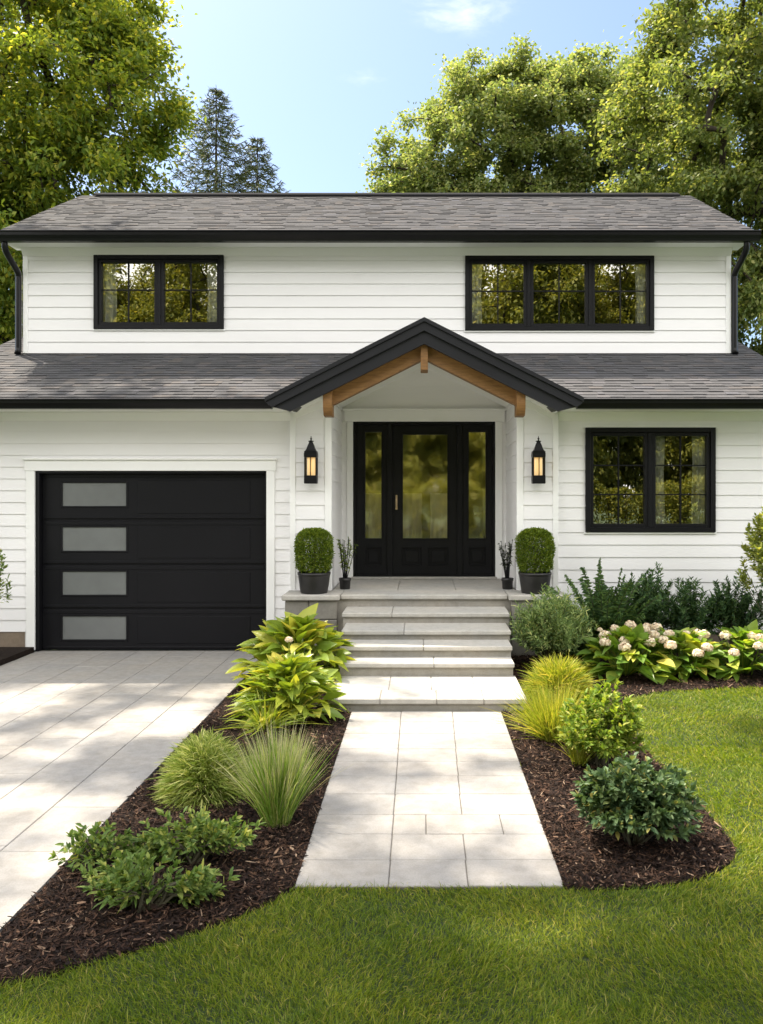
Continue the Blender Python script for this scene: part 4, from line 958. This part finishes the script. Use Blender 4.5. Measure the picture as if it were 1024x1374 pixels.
spruce('shorter dark spruce close against the right side of the tallest one', (-6.25, 31.0, -0.1), 15.5, 2.2, 5.0, 42)
spruce('tiny dark spruce tip just showing above the roof ridge', (-5.1, 30.5, -0.1), 13.2, 0.5, 1.6, 43)

# shade trees at the sides of the lot: their leaves throw the dappled light on paving, roofs and lawn
tree('shade_tree', 'tall thin-crowned shade tree beyond the driveway, close to the garage corner', 'tree', (-10.6, 9.2, -0.1),
     [(-9.2, 9.6, 12.4, 2.8, 2.4, 1.0), (-6.6, 10.4, 12.8, 2.2, 2.4, 0.9), (-8.0, 13.2, 13.4, 3.4, 1.4, 0.7), (-11, 9.5, 11.0, 2.6, 2.6, 1.6)],
     105, 62, 0.16, 0.11, M['leafA'], 0.36, 51, spread=0.38, fork=0.45, shell=0.5)
tree('shade_tree', 'tall thin-crowned shade tree beyond the driveway, nearer the street', 'tree', (-8.6, 4.4, -0.1),
     [(-6.4, 7.6, 12.2, 2.2, 1.3, 0.8), (-4.2, 7.5, 12.6, 2.2, 1.0, 0.8), (-2.2, 7.6, 12.9, 1.8, 1.0, 0.7), (-5.2, 9.2, 12.6, 1.3, 0.9, 0.5), (-1.6, 10.4, 13.0, 1.7, 1.2, 0.5), (-8.2, 5.0, 11.0, 2.4, 2.2, 1.5)],
     175, 62, 0.15, 0.10, M['leafC'], 0.34, 52, spread=0.36, fork=0.45, shell=0.5)
# trees across the street, mirrored in the windows
STREET = 'trees across the street seen in the windows'
proto = tree('street_tree', 'broad leafy tree across the street, mirrored in the window glass', 'tree', (0, 0, 0),
     [(0, 0, 7.5, 3.3, 2.6, 3.4), (1.6, 0.5, 5.0, 2.4, 2.2, 2.4), (-1.7, 0.4, 4.6, 2.4, 2.2, 2.4), (0.4, 0.6, 10.2, 2.2, 2, 2.0), (-1.9, 0.4, 8.4, 2, 2, 2), (1.9, 0.3, 8.6, 2, 2, 2), (0, 0.5, 2.6, 3.2, 2.4, 1.8), (0, 0, 12.6, 1.9, 1.9, 1.8)],
     520, 130, 0.15, 0.11, M['leafD'], 0.34, 61, spread=0.42, group=STREET)
for i, (x, y, rz, s) in enumerate([(-16.5, -17.5, 1.0, 1.1), (-11.2, -16.5, 2.1, 0.95), (-5.6, -18, 4.0, 1.12), (-0.2, -17, 0.0, 1.0), (4.9, -16, 5.1, 1.15), (10.2, -17.6, 3.3, 0.98), (15.8, -17, 0.6, 1.1), (-13.5, -25, 2.7, 1.2), (-7.5, -25, 0.5, 1.2), (-2.5, -26, 5.6, 1.25), (2.6, -25, 1.8, 1.2), (8, -26, 4.5, 1.25), (14, -25, 3.8, 1.2)]):
    o = proto if i == 0 else copy_tree(proto)
    o.location = (x, y, -0.1); o.rotation_euler = (0, 0, rz); o.scale = (s, s, s * 1.12)
def hedge(name, label, x0, x1, y0, y1, h, n, mat, seed):
    r = np.random.default_rng(seed); root = thing(name, label, 'hedge', ((x0 + x1) / 2, (y0 + y1) / 2, -0.12))
    P = np.stack([r.uniform(x0, x1, n), y0 + (y1 - y0) * r.beta(0.7, 0.7, n), -0.1 + h * r.beta(1.3, 0.7, n)], 1); P[:, 2] *= 1 + 0.12 * np.sin(P[:, 0] * 1.3) + 0.06 * np.sin(P[:, 0] * 4.1)
    mb = MB(); leaves_at(mb, r, P, unit(r.normal(0, 1, (n, 3)) + [0, 0, 0.4]), 0.13, 0.08, OVAL); mb.build('foliage', mat, root)
    mb = MB()
    for x in np.arange(x0 + 0.3, x1, 0.7): mb.tube([(x, (y0 + y1) / 2, -0.12), (x + 0.05, (y0 + y1) / 2, h * 0.5), (x, (y0 + y1) / 2, h * 0.85)], [0.04, 0.03, 0.01], 6)
    mb.build('stems', M['bark'], root)
hedge('hedge', 'long leafy hedge across the street, mirrored low in the window glass', -16, 17, -13.6, -12.2, 2.3, 42000, M['leafD'], 66)

def shrub(name, label, cat, loc, rad, h, leafmat_, nclu, per, leafL, leafW, seed, prof=LEAF, fold=0.3, droop=0.15, up=0.5, spread=0.06, z0=0.06, shell=0.35, group=None, stems=40, noisy=0.12, lobes=None, twig=0.0):
    r = np.random.default_rng(seed); root = thing(name, label, cat, loc, group)
    d = rdir(r, nclu); d[:, 2] = np.abs(d[:, 2]) * 1.15 - 0.22; d = unit(d)
    rr_ = r.random(nclu) ** shell * (1 + noisy * np.sin(d[:, 0] * 6 + seed) * np.sin(d[:, 1] * 5 + d[:, 2] * 4) + r.normal(0, noisy * 0.5, nclu))
    C = d * rr_[:, None] * np.array([rad[0], rad[1], (h - z0) * 0.62]); C[:, 2] += z0 + (h - z0) * 0.38
    if lobes is not None:
        k = r.integers(0, len(lobes), nclu); LL = np.array(lobes); C = C * LL[k, 3:4] + LL[k, :3]
    C[:, 2] = np.maximum(C[:, 2], z0)
    n = nclu * per; cc = np.repeat(np.arange(nclu), per)
    out = unit(C - np.array([0, 0, h * 0.3]))[cc]
    if twig:
        ax = unit(out + np.array([0, 0, up]) + r.normal(0, 0.25, (nclu, 3))[cc]); t = r.random(n)
        pos = C[cc] + ax * ((t - 0.55) * twig)[:, None]
        rad_ = unit(np.cross(ax, r.normal(0, 1, (n, 3)))); D = unit(ax * (0.35 + t[:, None] * 0.9) + rad_ * 0.9)
    else:
        pos = C[cc] + r.normal(0, spread, (n, 3)); D = unit(out * 0.7 + np.array([0, 0, up]) + r.normal(0, 0.55, (n, 3)))
    pos[:, 2] = np.maximum(pos[:, 2], 0.02)
    mb = MB(); leaves_at(mb, r, pos, D, leafL, leafW, prof, droop, fold); mb.build('foliage', leafmat_, root, True)
    mb = MB(); pick = r.choice(nclu, min(stems, nclu), replace=False)
    for c in pick:
        e = C[c]; s0 = np.array([e[0] * 0.12 + r.normal(0, 0.02), e[1] * 0.12 + r.normal(0, 0.02), 0.0])
        mb.tube([s0, s0 + (e - s0) * 0.5 + np.array([0, 0, 0.03]) - np.array([e[0], e[1], 0]) * 0.12, e], [0.008, 0.006, 0.003], 5, caps=False)
    mb.build('stems', M['stem'], root, True)
    return root
def grass_clump(name, label, cat, loc, nb, L, Wd, mat, seed, rbase, tilt, bend, prof=(0.7, 1, 0.85, 0.6, 0.1), group=None, dome=None, part='blades', tips=None):
    r = np.random.default_rng(seed); root = thing(name, label, cat, loc, group)
    a = r.uniform(0, 2 * pi, nb)
    if dome is not None:
        R, Hh = dome; d = rdir(r, nb); d[:, 2] = np.abs(d[:, 2]) * 1.1 - 0.12; d = unit(d); q = r.uniform(0.3, 0.72, nb)
        base = d * q[:, None] * np.array([R, R, Hh]); base[:, 2] = np.maximum(base[:, 2] , 0.01) 
        D = unit(d * 1.0 + r.normal(0, 0.28, (nb, 3)) + np.array([0, 0, 0.25])); LL = L * np.exp(r.normal(0, 0.22, nb)); a = np.arctan2(D[:, 1], D[:, 0])
        b = np.stack([np.cos(a), np.sin(a), -1.2 * np.ones(nb)], 1) * (bend * LL * r.uniform(0.4, 1.4, nb))[:, None]
    else:
        rb = rbase * np.sqrt(r.random(nb)); base = np.stack([np.cos(a) * rb, np.sin(a) * rb, np.zeros(nb)], 1)
        t = np.abs(r.normal(0, tilt, nb)); a2 = a + r.normal(0, 0.5, nb)
        D = unit(np.stack([np.cos(a2) * np.sin(t), np.sin(a2) * np.sin(t), np.cos(t)], 1)); LL = L * np.clip(np.exp(r.normal(-0.05, 0.2, nb)), 0.4, 1.25)
        b = np.stack([np.cos(a2), np.sin(a2), -0.55 * np.ones(nb)], 1) * (bend * LL * (0.25 + t) * r.uniform(0.3, 1.5, nb))[:, None]
    side = unit(np.cross(D, r.normal(0, 1, (nb, 3))))
    mb = MB(); mb.strips(base, D, side, LL, Wd * np.exp(r.normal(0, 0.2, nb)), b, list(prof)); mb.build(part, mat, root, True)
    if tips:   # thin pale flowering plumes above the blades
        n2, L2, W2, m2 = tips; k = r.integers(0, nb, n2); f = L2 / L
        mb = MB(); mb.strips(base[k], unit(D[k] + r.normal(0, 0.04, (n2, 3))), side[k], LL[k] * f, np.full(n2, W2), b[k] * f * 1.2, [0.3, 0.35, 0.4, 1.0, 1.2, 0.1]); mb.build('plumes', m2, root, True)
    return root

def hosta(name, label, loc, nl, h, spreadR, leafL, leafW, mat, seed, blooms=(), group=None, bloomlabel=False, cat='plant'):
    "a mound of broad arching leaves on stalks; blooms = (x, y, z, r) heads on their own stems"
    r = np.random.default_rng(seed); root = thing(name, label, cat, loc, group)
    a = r.uniform(0, 2 * pi, nl); lev = r.random(nl) ** 1.15          # lev 1 = upright centre, 0 = low skirt
    rad = spreadR * 0.92 * np.cos(lev * pi / 2 * 0.97) * r.uniform(0.8, 1.05, nl); z = h * (0.12 + 0.70 * np.sin(lev * pi / 2)) * r.uniform(0.88, 1.06, nl)
    A = np.stack([np.cos(a) * rad, np.sin(a) * rad, z], 1); tl = leafL * np.exp(r.normal(0, 0.2, nl))
    el = 0.15 + 0.9 * lev + r.normal(0, 0.22, nl); a2 = a + r.normal(0, 0.45, nl)
    D = np.stack([np.cos(a2) * np.cos(el), np.sin(a2) * np.cos(el), np.sin(el)], 1); base = A - D * (tl * 0.45)[:, None]; base[:, 2] = np.maximum(base[:, 2], 0.02)
    side = unit(np.cross(D, np.array([0, 0, 1.0]) + r.normal(0, 0.3, (nl, 3))))
    bend = np.stack([np.cos(a2) * 0.1, np.sin(a2) * 0.1, -np.abs(r.normal(0.30, 0.15, nl))], 1) * tl[:, None]
    mb = MB(); mb.strips(base, D, side, tl, leafW * np.exp(r.normal(0, 0.2, nl)), bend, [0.14, 0.55, 0.9, 1.0, 0.85, 0.5, 0.06], 0, 0.35, True); mb.build('leaves', mat, root, True)
    mb = MB()
    for i in range(0, nl, 2):
        s0 = np.array([cos(a[i]) * 0.03, sin(a[i]) * 0.03, 0]); mb.tube([s0, (s0 + base[i]) / 2 + np.array([0, 0, 0.04]), base[i]], [0.006, 0.005, 0.004], 5, caps=False)
    for bx, by, bz, br in blooms: mb.tube([(bx * 0.5, by * 0.5, 0.02), (bx * 0.85, by * 0.85, bz * 0.6), (bx, by, bz)], [0.005, 0.004, 0.004], 5, caps=False)
    mb.build('stems', mat, root, True)
    for k, (bx, by, bz, br) in enumerate(blooms):
        n = 170; d = rdir(r, n); d = d[d[:, 2] > -0.55]; n = len(d); sh = np.array([1.0, 1.0, 0.78])
        pos = np.array([bx, by, bz]) + d * sh * br * r.uniform(0.8, 1.02, n)[:, None]; t = unit(np.cross(d, r.normal(0, 1, (n, 3))))
        mb = MB(); pl = br * 0.46
        mb.strips(pos - t * pl / 2, unit(t + d * 0.25), unit(np.cross(d, t)), np.full(n, pl), pl * 0.95, d * 0.1 * pl, [0.5, 1, 0.5])
        d2 = rdir(r, 60); mb.add(*ico(np.array([bx, by, bz]), br * 0.80)); mb.build('flower_head', M['petal'], root, True)
    return root
def ico(c, r_):
    t = (1 + 5 ** 0.5) / 2; v = np.array([(-1, t, 0), (1, t, 0), (-1, -t, 0), (1, -t, 0), (0, -1, t), (0, 1, t), (0, -1, -t), (0, 1, -t), (t, 0, -1), (t, 0, 1), (-t, 0, -1), (-t, 0, 1)], float)
    f = [(0, 11, 5), (0, 5, 1), (0, 1, 7), (0, 7, 10), (0, 10, 11), (1, 5, 9), (5, 11, 4), (11, 10, 2), (10, 7, 6), (7, 1, 8), (3, 9, 4), (3, 4, 2), (3, 2, 6), (3, 6, 8), (3, 8, 9), (4, 9, 5), (2, 4, 11), (6, 2, 10), (8, 6, 7), (9, 8, 1)]
    return c + unit(v) * r_ * np.array([1, 1, 0.78]), f

# left bed
GZ = 0.012
hosta('leafy_perennial', 'broad-leaved lime green plant beside the stone steps, behind its twin', (-1.22, 8.0, GZ), 270, 0.70, 0.56, 0.25, 0.125, M['hosta'], 71)
hosta('leafy_perennial', 'broad-leaved lime green plant with one faded flower bud, in front of its twin', (-1.10, 6.75, GZ), 290, 0.56, 0.40, 0.22, 0.075, M['hosta'], 72, blooms=[(0.02, -0.12, 0.66, 0.030)])
grass_clump('strappy_plant', 'small tuft of narrow arching leaves at the foot of the budded lime plant', 'plant', (-1.22, 6.38, GZ), 170, 0.27, 0.013, M['hosta'], 73, 0.07, 0.75, 0.7, part='leaves')
grass_clump('sedge_mound', 'round pale variegated sedge mound by the driveway edge', 'plant', (-1.335, 5.02, GZ), 8000, 0.072, 0.0055, M['sedge'], 74, 0.1, 0.5, 0.3, dome=(0.32, 0.49))
grass_clump('feather_grass', 'tall fan of feathery ornamental grass left of the walkway', 'plant', (-0.81, 4.58, GZ), 1500, 0.415, 0.0042, M['feather'], 75, 0.075, 0.20, 0.24, tips=(650, 0.475, 0.0022, M['plume']))
shrub('spreading_shrub', 'low sprawling shrub with pale green leaves behind the lowest shrub', 'shrub', (-1.16, 4.10, GZ), (0.27, 0.16), 0.22, M['lowshrub'], 80, 20, 0.040, 0.018, 76, twig=0.13, up=0.6, z0=0.05, lobes=[(-0.02, 0, 0, 0.9), (-0.16, 0.02, -0.02, 0.6), (0.15, 0, 0.02, 0.65)])
shrub('spreading_shrub', 'lowest sprawling shrub, nearest the front edge of the driveway bed', 'shrub', (-1.22, 3.64, GZ), (0.25, 0.15), 0.21, M['lowshrub'], 85, 20, 0.040, 0.018, 77, twig=0.13, up=0.6, z0=0.05, lobes=[(0, -0.02, 0, 0.95), (-0.14, 0.10, -0.02, 0.7), (0.17, 0.06, -0.03, 0.6)])
shrub('spreading_shrub', 'small sprawling shrub touching the driveway edge, left of the others', 'shrub', (-1.60, 4.0, GZ), (0.16, 0.14), 0.17, M['lowshrub'], 34, 18, 0.036, 0.017, 78, twig=0.12, up=0.4, z0=0.04)
# right bed
shrub('feathery_shrub', 'grey green feathery shrub beside the right end of the steps', 'shrub', (1.36, 8.62, GZ), (0.42, 0.36), 0.76, M['rosem'], 440, 28, 0.058, 0.012, 81, prof=OVAL, fold=0.0, twig=0.24, up=0.9, z0=0.10, shell=0.5, stems=80)
grass_clump('golden_grass', 'rounded golden grass mound behind the taller golden grass', 'plant', (1.24, 7.45, GZ), 5200, 0.12, 0.0055, M['gold'], 82, 0.1, 0.5, 0.2, dome=(0.35, 0.42))
grass_clump('golden_grass', 'golden upright grass spilling over the right edge of the walkway', 'plant', (0.98, 6.15, GZ), 1300, 0.375, 0.005, M['gold'], 83, 0.10, 0.40, 0.35)
grass_clump('golden_grass', 'sparse little tuft of golden grass in front of the lime leafy shrub', 'plant', (1.06, 5.56, GZ), 150, 0.34, 0.0045, M['gold'], 84, 0.045, 0.34, 0.3)
shrub('leafy_shrub', 'small upright lime green shrub between golden grass and dark shrub', 'shrub', (1.20, 5.52, GZ), (0.25, 0.22), 0.48, M['limeshrub'], 190, 24, 0.043, 0.021, 85, twig=0.12, up=0.6, z0=0.03, noisy=0.18)
shrub('leafy_shrub', 'dense dark blue green shrub at the front of the right bed', 'shrub', (1.12, 4.33, GZ), (0.29, 0.25), 0.385, M['darkshrub'], 330, 20, 0.044, 0.023, 86, twig=0.10, up=0.35, z0=0.05, noisy=0.10, shell=0.4)
bl = {0: [], 1: [], 2: []}
HX = [(2.08, 8.35), (2.68, 8.40), (3.30, 8.40)]
for px, py, r_ in [(812, 853, 17), (825, 843, 13), (846, 839, 16), (812, 862, 16), (838, 860, 15), (820, 877, 0), (838, 868, 17), (865, 846, 17), (881, 842, 16), (878, 852, 15), (872, 862, 17), (890, 859, 15), (898, 851, 15), (900, 866, 17), (921, 852, 15), (934, 849, 15), (944, 852, 17), (939, 857, 12), (974, 853, 16), (937, 877, 16), (949, 869, 16), (985, 876, 15), (1008, 854, 16), (1019, 856, 15), (1018, 867, 15), (805, 845, 8), (868, 840, 11)]:
    if r_ == 0: continue
    k = 0 if px < 893 else (1 if px < 965 else 2); yy = 8.32 - (py - 855) * 0.018
    x, z = at(px, py, yy); bl[k].append((x - HX[k][0], yy - HX[k][1], z - GZ, r_ * 0.5 * yy / FPX * 0.9))
for k, lab in enumerate(['pink-flowered hydrangea nearest the feathery grey shrub, widest of the row', 'pink-flowered hydrangea in the middle of the row under the window', 'pink-flowered hydrangea at the right picture edge']):
    hosta('hydrangea', lab, (*HX[k], GZ), (210, 160, 160)[k], 0.50, (0.48, 0.38, 0.42)[k], 0.20, 0.105, M['hydleaf'], 90 + k, blooms=bl[k], group='hydrangeas in front of the window', cat='hydrangea')
# dark shrubs against the wall
FE = OVAL
def fern(name, label, cat, loc, nf, L, mat, seed, group=None):
    "arching fronds set with leaflets along both sides"
    r = np.random.default_rng(seed); root = thing(name, label, cat, loc, group); ms = MB(); P = []; D = []; Ln = []; Sd = []
    for k in range(nf):
        a = r.uniform(0, 2 * pi); tilt = abs(r.normal(0.55, 0.32)); l = L * r.uniform(0.55, 1.05) * (1.05 - 0.25 * tilt); h = np.array([cos(a), sin(a) * 0.6, 0.0])
        t = np.linspace(0, 1, 9)[:, None]; pts = np.array([0, 0, 0.02]) + h * (sin(tilt) * l * t + 0.22 * l * t ** 2.2 * tilt * 1.5) + np.array([0, 0, 1.0]) * (cos(tilt) * l * t - 0.16 * l * t ** 2.5 * (0.4 + tilt)) + h * 0.05
        ms.tube(pts, np.linspace(0.008, 0.003, 9), 5, caps=False)
        T = unit(np.gradient(pts, axis=0)); s_ = unit(np.cross(T, h + np.array([0, 0, 0.3]) + r.normal(0, 0.2, 3)))
        m = 34; tt = np.linspace(0.22, 1.0, m) + r.normal(0, 0.006, m); tt = np.clip(tt, 0, 1)
        f = lambda A: np.array([np.interp(tt, t[:, 0], A[:, q]) for q in range(3)]).T
        pp, TT, SS = f(pts), unit(f(T)), unit(f(s_)); w = 0.125 * np.clip(1.25 - tt, 0.15, 1) ** 0.8
        for sg in (-1, 1):
            P.append(pp); D.append(unit(SS * sg + TT * 0.75 + r.normal(0, 0.16, (m, 3)))); Ln.append(w); Sd.append(TT)
            P.append(pp + TT * 0.008); D.append(unit(SS * sg * 0.6 + TT * 0.9 + r.normal(0, 0.35, (m, 3)))); Ln.append(w * 0.7); Sd.append(TT)
    P = np.vstack(P); D = np.vstack(D); Ln = np.concatenate(Ln); Sd = np.vstack(Sd); n = len(P)
    side = unit(Sd - D * np.sum(Sd * D, 1)[:, None] + r.normal(0, 0.25, (n, 3)))
    mb = MB(); mb.strips(P, D, side, Ln, 0.026, np.stack([r.normal(0, 0.01, n), r.normal(0, 0.01, n), -0.02 * np.ones(n)], 1), [0.3, 1.0, 0.75, 0.08], 0, 0.2); mb.build('foliage', mat, root, True)
    ms.build('stems', M['stem'], root, True); return root
fern('evergreen_shrub', 'tallest dark evergreen with fern-like fronds below the window corner', 'shrub', (2.06, 9.28, GZ), 105, 1.10, M['fern'], 101, group='dark evergreens along the wall')
shrub('evergreen_shrub', 'dark evergreen leaning against the tallest one, under the window', 'shrub', (2.62, 9.42, GZ), (0.30, 0.24), 0.96, M['yew'], 120, 44, 0.060, 0.017, 102, prof=FE, fold=0, twig=0.26, up=1.0, z0=0.10, shell=0.6, group='dark evergreens along the wall')
shrub('evergreen_shrub', 'low spreading dark evergreen behind the hydrangeas, in the middle of the row', 'shrub', (3.05, 9.36, GZ), (0.36, 0.26), 0.80, M['yew'], 150, 44, 0.055, 0.016, 103, prof=FE, fold=0, twig=0.24, up=0.7, z0=0.10, shell=0.6, group='dark evergreens along the wall')
shrub('evergreen_shrub', 'low spreading dark evergreen next to the yellow shrub', 'shrub', (3.55, 9.36, GZ), (0.40, 0.26), 0.84, M['yew'], 160, 44, 0.055, 0.016, 104, prof=FE, fold=0, twig=0.24, up=0.7, z0=0.10, shell=0.6, group='dark evergreens along the wall')
shrub('yellow_shrub', 'tall yellow-leaved shrub at the right edge beside the window', 'shrub', (3.93, 8.9, GZ), (0.50, 0.34), 1.74, M['yellowshrub'], 190, 26, 0.060, 0.026, 105, twig=0.22, up=0.4, z0=0.55, shell=0.5, stems=30)
shrub('airy_shrub', 'airy grey green shrub at the left edge by the garage', 'shrub', (-4.93, 9.3, GZ), (0.26, 0.24), 1.25, M['lowshrub'], 60, 24, 0.06, 0.018, 106, twig=0.26, up=0.5, z0=0.45, shell=0.6, stems=24)
shrub('airy_shrub', 'small low shrub at the left edge against the garage foundation', 'shrub', (-4.98, 9.35, GZ), (0.14, 0.14), 0.30, M['lowshrub'], 30, 20, 0.05, 0.02, 107, twig=0.12, up=0.5)

# potted plants
def boxwood(label, loc, seed):
    r = np.random.default_rng(seed); root = thing('potted_boxwood', label, 'potted plant', loc, 'clipped boxwoods in black pots')
    mb = MB(); mb.lathe([(0.0, 0), (0.150, 0), (0.158, 0.012), (0.185, 0.20), (0.186, 0.212), (0.192, 0.215), (0.192, 0.24), (0.176, 0.24), (0.172, 0.20), (0.0, 0.20)], 40); pt = mb.build('planter_pot', M['pot'], root, True)
    mb = MB(); mb.lathe([(0.0, 0.212), (0.173, 0.207)], 24); mb.build('soil', M['soil'], pt, True)
    mb = MB(); mb.tube([(0, 0, 0.2), (0.01, 0, 0.4), (0, 0, 0.6)], [0.02, 0.018, 0.01], 8)
    for k in range(14):
        a = r.uniform(0, 6.28); mb.tube([(0, 0, 0.28), (cos(a) * 0.08, sin(a) * 0.08, 0.35), (cos(a) * 0.14, sin(a) * 0.14, 0.45 + r.uniform(0, .2))], [0.01, 0.007, 0.004], 5)
    mb.build('trunk', M['stem'], root, True)
    n = 15000; u = r.random(n); a = r.uniform(0, 2 * pi, n); zc = 0.255 + 0.485 * u
    tt = (zc - 0.255) / 0.485; prof = np.interp(tt, [0, 0.06, 0.25, 0.6, 0.8, 0.92, 1.0], [0.165, 0.188, 0.205, 0.218, 0.205, 0.155, 0.02])
    topk = r.random(n) < 0.22; rr_ = np.where(topk, prof.max() * np.sqrt(r.random(n)) * 0.86, prof) * r.uniform(0.82, 1.02, n) * (1 + 0.03 * np.sin(a * 5 + zc * 30))
    zt = np.interp(rr_, [0, 0.10, 0.16, 0.2, 0.22], [0.742, 0.735, 0.70, 0.65, 0.58]); zc = np.where(topk, zt - r.random(n) * 0.03, zc)
    inner = r.random(n) < 0.28; rr_ = np.where(inner, rr_ * 0.8, rr_); zc = np.where(inner, 0.3 + (zc - 0.3) * 0.9, zc)
    pos = np.stack([np.cos(a) * rr_, np.sin(a) * rr_, zc], 1); out = unit(np.stack([np.cos(a), np.sin(a), (zc - 0.45) * 2.2], 1))
    D = unit(out * 0.7 + r.normal(0, 0.55, (n, 3)) + np.array([0, 0, 0.3])); mb = MB(); leaves_at(mb, r, pos, D, 0.024, 0.013, OVAL, 0.1); mb.build('foliage', M['box'], root, True)
    return root
boxwood('clipped boxwood in a black pot on the step pier nearer the garage', (at(421.5, 0, 9.52)[0], 9.525, PZ + 0.004), 111)
boxwood('clipped boxwood in a black pot on the step pier nearer the dark evergreens', (at(718, 0, 9.52)[0], 9.525, PZ + 0.004), 112)
def thinplant(label, loc, seed, h, leafy):
    r = np.random.default_rng(seed); root = thing('potted_plant', label, 'potted plant', loc)
    mb = MB(); mb.lathe([(0.0, 0), (0.058, 0), (0.062, 0.01), (0.068, 0.10), (0.074, 0.104), (0.074, 0.135), (0.066, 0.135), (0.063, 0.11), (0, 0.11)], 24); mb.build('planter_pot', M['pot'], root, True)
    mb = MB(); P = []; D = []
    for k in range(13):
        a = r.uniform(0, 2 * pi); e = r.uniform(0.05, 0.16 if leafy else 0.12); hh = h * r.uniform(0.8, 1.0); pts = [(cos(a) * 0.02, sin(a) * 0.02, 0.1), (cos(a) * e * 0.45, sin(a) * e * 0.45, hh * 0.5), (cos(a) * e, sin(a) * e, hh)]
        pts = smooth_line(pts, 6); mb.tube(pts, np.linspace(0.0055, 0.003, len(pts)), 5)
        m = 26 if leafy else 18; t = r.uniform(0.42 if leafy else 0.5, 1, m)
        P.append(np.array([np.interp(t, np.linspace(0, 1, len(pts)), pts[:, q]) for q in range(3)]).T); D.append(unit(r.normal(0, 1, (m, 3)) + [0, 0, 0.7]))
    mb.tube([(0, 0, 0.1), (0.003, 0, h * 0.75)], 0.008, 6)
    mb.build('stems', M['black'], root, True)
    P = np.vstack(P); D = np.vstack(D); mb = MB(); leaves_at(mb, r, P, D, 0.038, 0.014, OVAL, 0.2); mb.build('foliage', M['darktwig'] if not leafy else M['box'], root, True)
thinplant('thin wiry plant with small green leaves in a little black pot, left of the door', (at(463, 0, 9.93)[0], 9.93, PZ), 121, 0.63, True)
thinplant('thin wiry dark-leaved plant in a little black pot, right of the door', (at(681, 0, 9.93)[0], 9.93, PZ), 122, 0.60, False)
